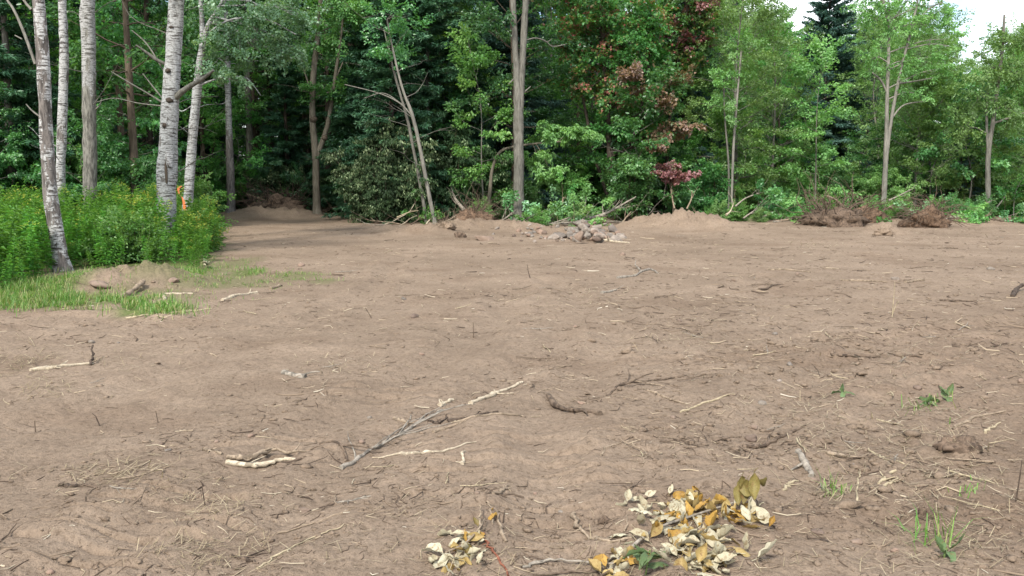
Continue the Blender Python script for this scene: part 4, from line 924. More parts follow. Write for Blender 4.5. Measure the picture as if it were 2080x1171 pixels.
for k in range(12):
    q = MB(); lump(q, (0, 0, 0), (1.25, .9, .85), k + 5, 0, .6, freq=2.0); lib.append((q.v[0], q.f[0][0]))
for k in range(12):
    i = np.where(np.arange(len(p)) % 12 == k)[0]; a = g.uniform(0, 6.28, len(i)); c_, s_ = np.cos(a), np.sin(a); V = lib[k][0]
    v = np.stack([V[None, :, 0] * c_[:, None] - V[None, :, 1] * s_[:, None], V[None, :, 0] * s_[:, None] + V[None, :, 1] * c_[:, None], np.repeat(V[None, :, 2], len(i), 0) * .6], -1) * sz[i][:, None, None]
    v += np.column_stack([p[i], z[i] + sz[i] * .2])[:, None]
    f = (lib[k][1][None] + (np.arange(len(i)) * 12)[:, None, None]).reshape(-1, 3); mb.add(v.reshape(-1, 3), f)
tag(link('soil_clods', mb.mesh('soil_clods', SOIL)), 'small crumbled clods of brown soil', None, None, 'stuff')

# ------------------------------------------------------------------ sticks, one by one
def stick(label, pts, wpx, mat, name='stick', cat='stick', group=None, side=(), lift=0., end=.65, wig=.012, bend_z=None):
    G = [gp(a, b) for a, b in pts]; G = smooth_path(np.array([(x, y, 0) for x, y in G]), max(9, 5 * len(pts)))
    d = float(np.hypot(*G[:, :2].mean(0))); r = wpx / 2 / F * d * 1.03; gg = np.random.default_rng(abs(int(pts[0][0] * 7 + pts[0][1])))
    n = len(G); G[:, :2] += gg.normal(size=(n, 2)) * wig * .5
    hh = height(G[:, 0], G[:, 1]); line = np.linspace(hh[0], hh[-1], n); G[:, 2] = np.maximum(hh, line * .5 + hh * .5) + r * .35 + lift * np.linspace(0, 1, n)
    if bend_z is not None: G[:, 2] += bend_z * np.sin(np.linspace(0, math.pi, n))
    mb = MB(); rad = r * np.linspace(1, end, n) * (1 + .14 * gg.normal(size=n)); tube(mb, G, rad, 9, .5, bump=.24, seed=int(pts[0][0]))
    if not side and r > .006: side = [(gg.uniform(.15, .85), gg.choice([-1, 1]) * gg.uniform(.5, 1.2), r * gg.uniform(3, 9), gg.uniform(.35, .6)) for _ in range(int(gg.integers(1, 4)))]
    for (u, ang, L, rr) in side:
        i = int(u * (n - 1)); t = nrm(G[min(i + 1, n - 1)] - G[max(i - 1, 0)]); c_, s_ = math.cos(ang), math.sin(ang)
        dd = np.array([t[0] * c_ - t[1] * s_, t[0] * s_ + t[1] * c_, gg.uniform(0, .15)]); q = grow(G[i], dd, L, 5, gg, 0, .12); q[:, 2] = np.maximum(q[:, 2], height(q[:, 0], q[:, 1]) + r * rr * .4)
        tube(mb, q, np.linspace(r * rr, r * rr * .4, 6), 5, .5)
    o = link(name, mb.mesh(name, mat, G[0], smooth=True), None, tuple(G[0])); return tag(o, label, cat, group)
S = stick
S('pale peeled stick, long and straight, lying at the centre of the soil', [(955, 815), (1000, 795), (1060, 771)], 9, WD['pale'])
S('short pale stick end beside the long pale peeled stick', [(893, 824), (922, 812)], 9, WD['pale'])
S('grey twiggy dead branch lying diagonally across the centre', [(694, 946), (745, 915), (800, 885), (850, 855), (900, 830)], 8, WD['grey'], 'dead_branch', 'branch', side=[(.15, .25, .5, .5), (.3, -.3, .5, .5), (.4, .2, .6, .5), (.5, -.25, .5, .5), (.6, .3, .5, .5), (.7, -.3, .45, .5), (.75, .4, .4, .5), (.85, -.35, .4, .4), (.22, -.2, .4, .4), (.55, .12, .5, .4)])
S('slim tan stick, slightly arched, below the dark rotten one', [(878, 873), (930, 862), (1000, 852), (1058, 842)], 7, WD['tan'])
S('dark rotten stick behind the slim tan arched stick', [(912, 850), (960, 851), (1012, 847)], 9, WD['dark'], end=.5)
S('brown short stick end left of the rotten stick', [(798, 857), (832, 860)], 8, WD['tan'])
S('pale crooked stick with forked twig below the twiggy branch', [(815, 919), (870, 923), (915, 913), (965, 897)], 7, WD['pale'], side=[(.05, -1.9, .14, .8)], end=.35)
S('short pale stub standing apart below the crooked stick', [(938, 951), (940, 921)], 8, WD['pale'])
S('thick brown curved stick right of the centre', [(1113, 800), (1130, 820), (1165, 831), (1220, 845)], 11, WD['brown'], end=.8)
S('thick pale root piece, lower of the side-by-side pair', [(458, 941), (520, 941), (575, 933), (600, 936)], 11, WD['pale'], end=.6)
S('thick pale arched root, upper of the side-by-side pair', [(462, 933), (510, 933), (555, 918), (590, 925), (640, 922)], 12, WD['tan'], end=.4, bend_z=.02)
S('short brown and white stick end left of the root pair', [(412, 914), (446, 933)], 9, WD['tan'])
S('short grey log piece lying at left centre', [(574, 761), (618, 769)], 11, WD['grey'], end=.95)
S('long pale stick near the left edge of the photo', [(58, 753), (110, 747), (190, 737)], 8, WD['pale'])
S('short black twig sticking up by the long left stick', [(184, 742), (190, 726)], 5, WD['dark'], lift=.12)
S('pale stick lying on the soil beyond the grass clump', [(452, 609), (490, 600), (522, 594)], 7, WD['pale'])
S('short brown stick in line beyond the pale stick', [(548, 588), (572, 581)], 7, WD['tan'])
S('crooked L-shaped pale stick on the thin grass', [(338, 613), (332, 600), (360, 598), (396, 597)], 5, WD['pale'])
S('long straw coloured stalk at the green grass clump', [(345, 638), (390, 634), (432, 628)], 4, WD['straw'])
S('second straw coloured stalk below the grass clump', [(255, 652), (290, 650), (330, 645)], 4, WD['straw'])
S('brown forked stick among straw at the right', [(1508, 893), (1550, 893), (1590, 880), (1636, 862)], 9, WD['brown'], side=[(.45, .5, .25, .6)], end=.5)
S('short dark grey log piece pointing at a small stone', [(1622, 922), (1650, 958)], 14, WD['grey'], end=.9)
S('half-buried pale stick under straw right of the grey log piece', [(1680, 919), (1720, 921), (1765, 926)], 9, WD['tan'])
S('thin straw stalk crossing the half-buried pale stick', [(1765, 908), (1800, 935), (1836, 952)], 4, WD['straw'])
S('pale crooked root winding at the bottom centre', [(1165, 1043), (1175, 1068), (1205, 1090), (1240, 1104), (1290, 1100), (1330, 1120)], 8, WD['tan'], end=.45)
S('reddish thin stem at the bottom below the left leaf pile', [(980, 1105), (1005, 1135), (1035, 1175)], 6, WD['red'])
S('short brown stick upright in the left leaf pile', [(976, 1092), (974, 1060)], 6, WD['tan'], lift=.05)
S('second brown stick right of the left leaf pile', [(1024, 1106), (1018, 1075), (1010, 1052)], 7, WD['tan'])
S('thin twig leading up from the left leaf pile', [(1000, 1075), (994, 1035)], 5, WD['tan'])
S('brown branching twig right of the curved stick, upper', [(1235, 800), (1262, 782), (1300, 775), (1396, 764)], 6, WD['brown'], side=[(.3, -.6, .3, .7), (.5, .5, .3, .6)])
S('tan straight twig below the upper branching twig', [(1305, 788), (1340, 800), (1392, 815)], 6, WD['tan'])
S('thin straw stick right of the tan straight twig', [(1382, 832), (1430, 818), (1492, 804)], 5, WD['straw'])
S('long grey forked stick in the far middle soil', [(1253, 566), (1290, 561), (1320, 549), (1336, 557)], 6, WD['grey'], side=[(.5, .4, .8, .6)])
S('short grey stick below the long grey forked stick', [(1222, 597), (1252, 591)], 6, WD['grey'])
S('long brown stick lying level on the right soil', [(1786, 726), (1830, 728), (1872, 732)], 6, WD['brown'])
S('bow shaped thin stick in the middle right', [(1222, 922), (1245, 905), (1292, 892)], 4, WD['tan'])
S('thin crooked twig right of the bow shaped stick', [(1312, 918), (1310, 934), (1302, 948)], 4, WD['tan'])
S('small dark root bits near the lower left', [(122, 983), (142, 990), (170, 986)], 7, WD['brown'], end=.8)
S('brown V-shaped broken stick at the lower left bottom', [(470, 1118), (496, 1128), (524, 1143)], 6, WD['brown'], side=[(.5, 1.7, .14, .8)])
S('long thin straw stalk rising right at the bottom left', [(520, 1158), (570, 1130), (640, 1096), (700, 1078)], 4, WD['straw'])
S('thin tan stalk lying at the lower left', [(570, 1070), (660, 1050), (720, 1040)], 4, WD['tan'])
S('long level tan stick before the pale stone at right', [(1708, 571), (1760, 573), (1802, 577)], 5, WD['tan'])
S('short tan stick right of the pale stone', [(1840, 577), (1876, 571)], 5, WD['tan'])
S('brown stick lying level right of the dry white stalk', [(1910, 611), (1946, 613), (1982, 613)], 5, WD['brown'])
S('brown stick in the far right middle soil', [(1544, 590), (1580, 579)], 5, WD['brown'])
S('long thin tan stick in the far right soil', [(1560, 549), (1610, 552), (1645, 556)], 5, WD['tan'])
S('black root lump stick at the right edge', [(2056, 607), (2066, 595), (2084, 590)], 8, WD['dark'], lift=.08)
S('tan crooked stick left of the dark clod', [(1940, 868), (1985, 850), (2040, 840)], 6, WD['tan'])
S('straw stalk above the dark clod', [(2000, 880), (2030, 862)], 5, WD['straw'])
S('pale bare stick at the stone pile foot', [(1205, 486), (1235, 491), (1278, 496)], 6, WD['pale'])
S('brown stick lying above the left leaf pile', [(1060, 1000), (1000, 1012), (985, 1035)], 5, WD['brown'])
S('pale straight stick above the left leaf pile', [(1000, 1022), (1022, 1000), (1032, 985)], 6, WD['tan'])
S('thin arched twig above the left leaf pile', [(910, 1015), (950, 1002), (990, 1022)], 4, WD['brown'])
S('small dark and pale stick on the lower centre soil', [(682, 1016), (715, 1020), (750, 1018)], 6, WD['grey'])
S('short pale twig at lower centre', [(1265, 1088), (1280, 1060), (1300, 1040)], 4, WD['tan'])
S('brown crooked twigs along the grey branch top', [(870, 848), (895, 852), (910, 838)], 5, WD['dark'])
S('straw stalk left of the dry grass tuft', [(1592, 985), (1620, 962)], 6, WD['straw'])
S('straw stalk standing between tuft and clod', [(1785, 985), (1812, 965)], 6, WD['straw'])
S('thin straw stalk leaning near the dry tuft', [(1738, 1030), (1745, 990)], 4, WD['straw'], lift=.1)
S('short straw stalk below the dry tuft', [(1795, 993), (1822, 975)], 5, WD['straw'])
S('grey twig arc over the bottom leaves', [(1060, 1150), (1120, 1130), (1200, 1135), (1300, 1142)], 6, WD['grey'])
S('second grey twig over the bottom leaves', [(1085, 1165), (1160, 1148), (1240, 1150)], 5, WD['brown'])
S('brown stick at the top right soil ruts', [(1690, 722), (1740, 724), (1790, 730)], 6, WD['brown'])
S('brown leafless twig between roots and pale stick', [(650, 908), (690, 912), (708, 930)], 8, WD['brown'], side=[(.5, .6, .2, .6)])
# upright twigs and stalks
def upright(label, pts, Y, wpx, mat, name='twig', cat='twig', extra=()):
    P, R = px_path([(a, b, wpx) for a, b in pts], Y); P[0, 2] = hz(P[0, 0], P[0, 1]) - .03
    mb = MB(); d, r = dense(P, R, 9); tube(mb, d, r * .62 * np.linspace(1, .5, 9), 5, .5, bump=.1)
    for e in extra:
        P2, R2 = px_path([(a, b, wpx * .7) for a, b in e], Y); tube(mb, smooth_path(P2, 6), R2[0] * .8, 4, .5)
    o = link(name, mb.mesh(name, mat, P[0], smooth=True), None, tuple(P[0])); return tag(o, label, cat)
def yy(py): return gp(0, py)[1]
upright('thin black twig standing up in the far middle soil', [(1078, 568), (1073, 552), (1071, 538)], yy(568), 3, WD['dark'])
upright('small upright twig in the middle of the soil', [(962, 678), (961, 655)], yy(678), 4, WD['brown'])
upright('dark upright twig in the lower left soil', [(418, 1027), (412, 1000), (410, 980)], yy(1027), 5, WD['dark'])
upright('dark stub sticking up at left centre', [(205, 862), (195, 848), (187, 840)], yy(862), 6, WD['dark'])
upright('dry white stalk standing tall on the right soil', [(1812, 644), (1815, 610), (1818, 572)], yy(644), 3.5, WD['straw'], 'dry_stalk', 'stalk', extra=[[(1812, 642), (1820, 620), (1826, 612)]])
upright('dark upright twig near the right edge', [(2062, 1022), (2070, 980), (2076, 935)], yy(1022), 6, WD['dark'])
upright('thin tan twig standing beside the right bottom', [(2052, 1045), (2050, 1012)], yy(1045), 5, WD['straw'])
upright('brown leaning twig left of the upright centre twig', [(757, 648), (748, 635), (742, 626)], yy(648), 4, WD['brown'])
upright('small upright brown twig, left lower soil', [(72, 876), (70, 855)], yy(876), 5, WD['brown'])
upright('short upright brown twig, left middle soil', [(322, 852), (316, 835)], yy(852), 5, WD['brown'])
# loose twigs that nothing tells apart
g = np.random.default_rng(93); TW = []
for k in range(16):
    mb = MB(); q = grow((-.5, 0, 0), (1, 0, 0), 1, 7, g, 0, .2); q[:, 2] = np.abs(q[:, 2]) * .25; tube(mb, q, np.linspace(.017, .008, 8) * g.uniform(.6, 1.3), 5, bump=.12, seed=k)
    for s in range(int(g.integers(0, 3))):
        i = int(g.integers(1, 6)); a = g.choice([-1, 1]) * g.uniform(.4, 1); e = grow(q[i], (math.cos(a), math.sin(a), .08), g.uniform(.15, .4), 4, g, 0, .15); tube(mb, e, np.linspace(.008, .004, 5), 4)
    TW.append(mb)
TWM = [[mb.mesh('twig', WD[c], smooth=True)] for mb, c in zip(TW, ['tan', 'brown', 'grey', 'straw', 'brown', 'tan', 'dark', 'brown', 'straw', 'grey', 'tan', 'brown', 'dark', 'straw', 'tan', 'brown'])]
TWN = ['tan', 'brown', 'grey', 'straw-coloured', 'brown', 'tan', 'blackish', 'brown', 'straw-coloured', 'grey', 'tan', 'brown', 'blackish', 'straw-coloured', 'tan', 'brown']
P = field_points(215, 4.2, 28, g)
for x, y in P:
    k = int(g.integers(16)); d = math.hypot(x, y); px = CX + F * x / y
    o = link('loose_twig', TWM[k][0], None, (x, y, hz(x, y) + .008)); s = g.uniform(.10, .32) * (.8 + .035 * d); o.scale = (s, s, s * 1.1); o.rotation_euler = (0, g.normal() * .06, g.uniform(0, 6.28))
    zn = ('left' if px < 690 else 'middle' if px < 1390 else 'right') + (' foreground' if d < 7.5 else ' midground' if d < 14 else ' far side')
    tag(o, 'small %s twig lying loose on the soil, %s' % (TWN[k], zn), 'twig', 'loose %s twigs on the %s soil' % (TWN[k], zn))

# ------------------------------------------------------------------ stones, clods, roots, brush
def stone(label, px, py, wpx, mat, seed, group=None, fl=.62, dz=0, facet=5, name='stone', lod=2):
    x, y = gp(px, py); s = wpx / 2 / F * y; mb = MB(); lump(mb, (0, 0, 0), (s, s * .8, s * fl), seed, lod, .3, facet=facet)
    o = link(name, mb.mesh(name, mat), None, (x, y, hz(x, y) + s * fl * .3 + dz)); o.rotation_euler = (0.2 * math.sin(seed * 3), .2 * math.cos(seed), seed); return tag(o, label, 'stone', group)
stone('round tan stone at the right, larger of two neighbours', 1526, 874, 27, ST2, 1, facet=0)
stone('small tan stone just behind the round tan stone', 1532, 857, 15, ST2, 2, facet=0)
stone('pale stone behind the dry white stalk', 1817, 570, 18, ST, 3)
stone('small pink stone at the end of the grey log piece', 1655, 962, 17, ST2, 4, facet=0)
stone('half-buried smooth reddish stone at the lower right', 1741, 1096, 24, ST2, 5, facet=0)
stone('dark flat stone below the dry tuft', 1676, 1098, 22, WD['dark'], 6, fl=.3, facet=1)
stone('rounded brown stone above the dark flat stone', 1660, 1084, 28, ST2, 7, fl=.45, facet=0)
stone('triangular flat stone half-buried in the lower left', 618, 1026, 32, ST2, 8, fl=.35, facet=3)
stone('white stone far off at the right edge', 2012, 549, 15, ST, 9)
stone('flat pale stone in the middle right soil', 1180, 811, 20, ST2, 10, fl=.45)
stone('grey flat stone lying by the grass on the left', 352, 584, 26, ST2, 11, fl=.5, facet=0)
stone('wide tan boulder half-buried on the left bank', 205, 592, 48, ST2, 12, fl=.35, facet=0)
stone('small round brown stone above the left leaf pile', 970, 1021, 14, ST2, 13, facet=0)
stone('small pebble at the lower right bottom', 1817, 1118, 18, ST2, 14, facet=0)
g = np.random.default_rng(94)
for k in range(112):
    if k < 78: px, py, wd = 1195 + g.normal() * 36, 484 + g.normal() * 7, 9 + 24 * g.random() ** 1.6
    else: px, py, wd = 1085 + g.normal() * 32, 480 + g.normal() * 5, g.uniform(7, 17)
    py = min(max(py, 464), 501)
    part_ = 'main stone pile right of the tall grey trunk' if k < 78 else 'scattered stones at the foot of the tall grey trunk'
    kd = ['pale grey', 'tan'][k % 3 == 0]
    stone('%s fieldstone in the %s' % (kd, part_), px, py, wd, ST2 if k % 3 == 0 else ST, 100 + k, '%s stones in the %s' % (kd, part_), fl=g.uniform(.55, .85), dz=max(0, .22 - .004 * abs(px - 1195)) * g.random() if k < 78 else 0, facet=11)
g = np.random.default_rng(97)
for k, (x, y) in enumerate(field_points(46, 3.6, 22, g)):
    px = CX + F * x / y; py = CY + F * math.tan(math.atan2(EYE, y) - PITCH); zn = ('left' if px < 690 else 'middle' if px < 1390 else 'right') + (' foreground' if y < 7.5 else ' far ground')
    stone('small half-buried pebble on the bare soil, %s' % zn, px, py, g.uniform(7, 19), ST2 if k % 3 else ST, 400 + k, 'pebbles on the bare soil, %s' % zn, facet=3 * (k % 2), name='pebble', lod=1)
stone('large flat pale slab in the stone pile', 1180, 468, 46, ST, 301, fl=.4, dz=.12, facet=7)
stone('orange brown earth-stained boulder left of the stone pile', 985, 488, 46, ST2, 302, fl=.4, facet=6)
def clump(name, label, cat, px, py, w_, h_, mat, seed, roots=0, rootmat='tan', dep=.8, spread=1.0):
    x, y = gp(px, py); s = w_ / 2 / F * y; hh = h_ / F * y; z = hz(x, y); t = thing(name, label, cat, (x, y, z)); mb = MB()
    v, f = subdiv(*ICO3); gn = lambda fq, sd: noise3(v * fq + seed * 1.7, sd)
    r_ = .72 + .42 * gn(1.5, seed) + .30 * np.abs(gn(3.4, seed + 1)) + .16 * gn(8, seed + 2) + .10 * gn(17, seed + 3)
    az = np.arctan2(v[:, 1], v[:, 0]); r_ = r_ * (1 - .35 * np.clip(v[:, 2], 0, 1) * (.5 + .5 * np.sin(az * 2 + seed)))
    mb.add(v * np.maximum(r_, .2)[:, None] * [s, s * dep, hh * .8] + [0, 0, hh * .18], f); link('soil_mass', mb.mesh('soil_mass', mat), t)
    if roots:
        gg = np.random.default_rng(seed); mb = MB()
        for k in range(roots):
            a = gg.uniform(0, 6.28); e = gg.uniform(-.2, 1.2); d = np.array([math.cos(a) * math.cos(e), math.sin(a) * math.cos(e), math.sin(e)])
            q = grow(d * [s * .7, s * .5, hh * .5] + [0, 0, hh * .35], d + gg.normal(size=3) * .5, gg.uniform(.4, 1.3) * s * spread, 7, gg, -.06, .3); r = s * gg.uniform(.004, .018) ; tube(mb, q, np.linspace(r, r * .3, 8), 4, cap=False)
        tag(link('roots', mb.mesh('roots', WD[rootmat]), t), kind='stuff')
    return t
DK = wood_mat('dark moist soil', (.062, .045, .033), (.15, .108, .08)); RB = wood_mat('red brown root soil', (.085, .055, .038), (.18, .12, .082))
clump('root_clump', 'reddish uprooted root clump left of the tall grey trunk', 'root clump', 965, 466, 80, 34, RB, 61, 130, 'brown', spread=1.4)
clump('root_clump', 'smaller pale root clump below the leaning pair', 'root clump', 905, 476, 46, 16, SOIL, 62, 60, 'tan', spread=1.5)
clump('soil_lump', 'brown mossy soil lump at the foot of the reddish root clump', 'soil lump', 935, 484, 26, 14, DK, 63, 14, 'tan')
clump('root_plate', 'dark uprooted root plate left of the pale twin-stemmed ash', 'root plate', 1690, 458, 150, 44, DK, 64, 110, 'brown', spread=1.1)
clump('root_plate', 'red brown uprooted root plate right of the pale twin-stemmed ash', 'root plate', 1885, 462, 110, 50, RB, 65, 160, 'brown', spread=1.1)
clump('root_plate', 'brown root plate directly behind the pale twin-stemmed ash', 'root plate', 1765, 454, 80, 40, RB, 66, 80, 'brown')
clump('soil_clod', 'large dark moist clod of soil at the right', 'clod', 1945, 922, 92, 40, DK, 67, 16, 'straw', dep=.6)
clump('root_tuft', 'torn root tuft with fine brown roots at the lower right', 'root clump', 1880, 1055, 44, 22, DK, 68, 46, 'brown', spread=2.6)
clump('soil_lump', 'small mossy dirt lump in front of the pale twin-stemmed ash', 'soil lump', 1795, 480, 40, 16, SOIL, 69, 20, 'brown')
clump('root_clump', 'dark root heap in the gap left of the forked brown tree', 'root clump', 560, 438, 150, 46, DK, 70, 110, 'dark', spread=.8)
clump('root_tuft', 'fine root tuft in the bottom centre soil', 'root clump', 1225, 1065, 36, 14, DK, 71, 34, 'brown', spread=2.2)
S('short mossy log end lying on the left dirt bank', [(250, 606), (270, 598), (292, 590)], 10, WD['tan'], 'log', 'log', lift=.06, end=.9)
def branch(label, pts, Y, w0, mat, n_tw=6, leafm=None, seed=0, group=None, dY=.15, ll=.09, lw=.032):
    g = np.random.default_rng(seed + 900); P, R = px_path([(a, b, w0 * (1 - .7 * k / max(1, len(pts) - 1))) for k, (a, b) in enumerate(pts)], Y, dY)
    P[:, 2] = np.maximum(P[:, 2], height(P[:, 0], P[:, 1]) + .02); d, r = dense(P, R, 14); t = thing('fallen_branch', label, 'branch', tuple(d[0]), group); mb = MB(); tube(mb, d, r, 6, bump=.1, seed=seed)
    tips = []
    for k in range(n_tw):
        i = int(g.integers(3, 13)); tt = nrm(d[i] - d[i - 1]); q = grow(d[i], tt + g.normal(size=3) * [.6, .6, .45] + [0, 0, .15], g.uniform(.25, .9), 5, g, 0, .14); q[:, 2] = np.maximum(q[:, 2], height(q[:, 0], q[:, 1]) + .01)
        tube(mb, q, np.linspace(r[i] * .5, .003, 6), 4, cap=False); tips.append((q[-2], q[-1] - q[-2]))
    link('wood', mb.mesh('branch_wood', mat, d[0], smooth=True), t)
    if leafm:
        cr = MB(); tips.append((d[-2], d[-1] - d[-2])); X, Z = frames([b for a, b in tips], g, .4); leaves(cr, [a for a, b in tips], X, Z, g.uniform(.3, .55, len(tips)), g.random(len(tips)), ll, lw, 'broad', .8, .3, seed); link('foliage', cr.mesh('branch_foliage', leafm, d[0]), t)
    return t
branch('long grey branch slanting over the left of the stone pile with a leafy tip', [(1004, 492), (1030, 481), (1075, 474), (1110, 458), (1170, 438)], 27.6, 7, WD['grey'], 6, LM['sprout'], 1)
branch('pale forked bare branch right of the stone pile', [(1186, 446), (1220, 438), (1250, 424), (1292, 400)], 29, 8, WD['grey'], 7, None, 2)
branch('pale bare branch lying low toward the dirt bank', [(1200, 442), (1245, 430), (1280, 420), (1310, 416)], 29.4, 5, WD['grey'], 4, None, 3)
branch('tan bent branch standing up in the green brush', [(1120, 440), (1140, 420), (1146, 401), (1170, 425)], 29.6, 4, WD['tan'], 3, LM['fresh'], 4)
branch('leafy cut branch heaped behind the tall grey trunk', [(1070, 445), (1100, 432), (1130, 424)], 29.5, 5, WD['grey'], 9, LM['sprout'], 5)
branch('leafy cut branch heaped on the middle of the stone pile', [(1090, 466), (1130, 455), (1165, 446)], 28.6, 5, WD['grey'], 10, LM['fresh'], 6)
branch('bright leafy branch at the top of the stone pile', [(1140, 452), (1175, 438), (1200, 428)], 29, 5, WD['grey'], 9, LM['light'], 7)
branch('yellowish brush branch under the leafy heap', [(1100, 474), (1140, 466), (1180, 460)], 28.1, 5, WD['tan'], 7, LM['light'], 8)
branch('leafy shoot cluster at the left foot of the tall grey trunk', [(1010, 460), (1025, 445), (1040, 432)], 29.2, 5, WD['grey'], 9, LM['sprout'], 9)
branch('leafy green brush at the right foot of the tall grey trunk', [(1062, 462), (1085, 456), (1105, 446)], 28.7, 5, WD['grey'], 10, LM['fresh'], 41)
branch('pale wilted brush draped over the stones', [(1120, 480), (1155, 468), (1190, 462)], 27.7, 4, WD['tan'], 9, LM['light'], 42)
branch('bare twiggy top lying on the stones', [(1100, 470), (1160, 452), (1220, 446)], 28.0, 5, WD['grey'], 12, None, 43)
branch('thin pale branch across the soil below the leaning pair', [(806, 442), (830, 432), (850, 428)], 28.4, 3, WD['straw'], 2, None, 10)
branch('pale root branch below the leaning pair', [(866, 470), (872, 448), (884, 436)], 28.4, 4, WD['pale'], 3, None, 11)
branch('dark leaning dead trunk piece behind the root clump', [(945, 430), (925, 405), (920, 392)], 30, 9, WD['grey'], 4, None, 12)
branch('long fallen pole lying in the dark gap', [(500, 395), (530, 405), (575, 420)], 36.5, 6, WD['tan'], 4, None, 13)
branch('pale bent stick on the bank of the dark gap', [(527, 436), (540, 444), (551, 451)], 34.5, 4, WD['pale'], 1, None, 14)
branch('dark brush branch heaped in the gap', [(560, 420), (590, 400), (612, 380)], 36.8, 6, WD['dark'], 12, LM['deep'], 15)
branch('second dark brush branch heaped in the gap', [(600, 420), (570, 398), (540, 382)], 37, 6, WD['dark'], 12, LM['wilt'], 16)
branch('broken pale stub standing right of the forked brown tree', [(702, 424), (700, 402), (699, 380)], 36, 5, WD['tan'], 2, None, 17)
branch('thin slanted pole right of the broken stub', [(708, 420), (725, 408), (742, 400)], 35.5, 3, WD['tan'], 1, None, 18)
branch('curved pale root standing on the dirt bank', [(1395, 425), (1404, 405), (1406, 388)], 29.6, 4, WD['tan'], 2, None, 19)
branch('forked pale root standing on the bank edge, left of the poles', [(1370, 424), (1366, 405), (1364, 385)], 29.8, 4, WD['tan'], 4, None, 20)
branch('small forked root left on the dirt bank', [(1262, 458), (1272, 442), (1282, 430)], 28.4, 4, WD['tan'], 3, None, 21)
branch('pale curved root at the foot of the pole saplings', [(1475, 437), (1483, 430), (1490, 415)], 29.6, 5, WD['pale'], 3, None, 22)
branch('thin pale fan branch right of the pole saplings', [(1493, 420), (1515, 403), (1545, 392)], 30.4, 4, WD['grey'], 6, None, 23)
branch('long pale stick rising toward the dark root plate', [(1575, 455), (1610, 445), (1645, 436)], 29.5, 6, WD['tan'], 3, None, 24)
branch('dark arched bare branch right of the pale twin-stemmed ash', [(1768, 448), (1800, 425), (1845, 405), (1912, 412)], 30.2, 5, WD['brown'], 6, None, 25)
branch('pale broken branch over the dark root plate', [(1680, 399), (1700, 408), (1725, 432), (1750, 446)], 30.4, 5, WD['tan'], 8, None, 26)
branch('short orange brown broken branch by the ash', [(1808, 420), (1818, 432)], 30, 5, WD['tan'], 1, None, 27)
branch('thin grey branch slanting above the root plates', [(1805, 408), (1830, 396), (1848, 386)], 31, 4, WD['grey'], 3, None, 28)
branch('leafy brush branch right of the red brown root plate', [(1905, 470), (1930, 458), (1960, 452)], 28.8, 4, WD['grey'], 11, LM['fresh'], 29)
branch('leafy brush branch left of the red brown root plate', [(1830, 466), (1850, 455), (1870, 448)], 28.8, 4, WD['grey'], 8, LM['sprout'], 30)
branch('dark brush branch at the foot of the rightmost trunk', [(1985, 470), (2010, 466), (2050, 465)], 28.6, 5, WD['brown'], 7, LM['mid'], 31)
branch('thin bare branch lying by the far right edge', [(2030, 468), (2060, 462), (2095, 460)], 28.6, 4, WD['brown'], 4, LM['mid'], 32)
branch('leafy brush branch heaped left of the dark root plate', [(1570, 462), (1590, 450), (1620, 440)], 29.4, 4, WD['grey'], 11, LM['fresh'], 33)
branch('second leafy brush branch left of the dark root plate', [(1540, 452), (1560, 436), (1585, 424)], 30.4, 4, WD['grey'], 12, LM['light'], 34)
branch('leafy twig pile on the bank beside the pole saplings', [(1510, 444), (1530, 430), (1550, 420)], 30.2, 4, WD['grey'], 11, LM['mid'], 35)
branch('grey twig heap below the dark root plate', [(1640, 452), (1690, 444), (1740, 440)], 29.6, 5, WD['brown'], 10, None, 36)
branch('leafy shoots at the right foot of the pale twin-stemmed ash', [(1730, 468), (1745, 458), (1752, 450)], 29, 3, WD['grey'], 6, LM['fresh'], 37)
branch('leafy low branch under the hanging wilted cherry', [(835, 462), (845, 450), (855, 440)], 28.4, 4, WD['brown'], 9, LM['fresh'], 38)

g = np.random.default_rng(98)
for k in range(64):                                          # bare broken branches strewn along the pushed-up edge
    c0 = [(760, 1000), (1240, 1480), (1560, 2060), (480, 740)][k % 4]; px = g.uniform(*c0); Yk = float(edge_y(px)) - g.uniform(-.6, 2.4) - (2.0 if px > 1500 else 0)
    d0 = ray(px, 460); x0 = (px - CX) / F * Yk; z0 = hz(x0, Yk); a = g.uniform(-.5, .5) + (math.pi if g.random() < .5 else 0); L = g.uniform(.5, 1.7); el = g.uniform(-.02, .75) * g.random()
    q = grow((x0, Yk, z0 + .02), (math.cos(a) * math.cos(el), .5 * math.sin(a) * math.cos(el), math.sin(el)), L, 7, g, 0, .14); q[:, 2] = np.maximum(q[:, 2], height(q[:, 0], q[:, 1]) + .015)
    mb = MB(); r = g.uniform(.008, .022); tube(mb, q, np.linspace(r, r * .4, 8), 5, bump=.12, seed=k)
    for s_ in range(int(g.integers(1, 5))):
        i = int(g.integers(1, 7)); e = grow(q[i], nrm(q[i] - q[i - 1]) + g.normal(size=3) * .5 + [0, 0, .1], g.uniform(.2, .6), 4, g, 0, .15); tube(mb, e, np.linspace(r * .5, r * .2, 5), 4, cap=False)
    o = link('broken_branch', mb.mesh('broken_branch', WD[['tan', 'brown', 'grey', 'pale'][int(g.integers(4))]], q[0], smooth=True), None, tuple(q[0])); w_ = ['below the leaning twin trunks', 'on the dirt bank under the maple', 'beside the uprooted root plates', 'on the bank of the dark gap'][k % 4]
    tag(o, 'thin bare broken branch strewn %s' % w_, 'branch', 'broken branches strewn %s' % w_)

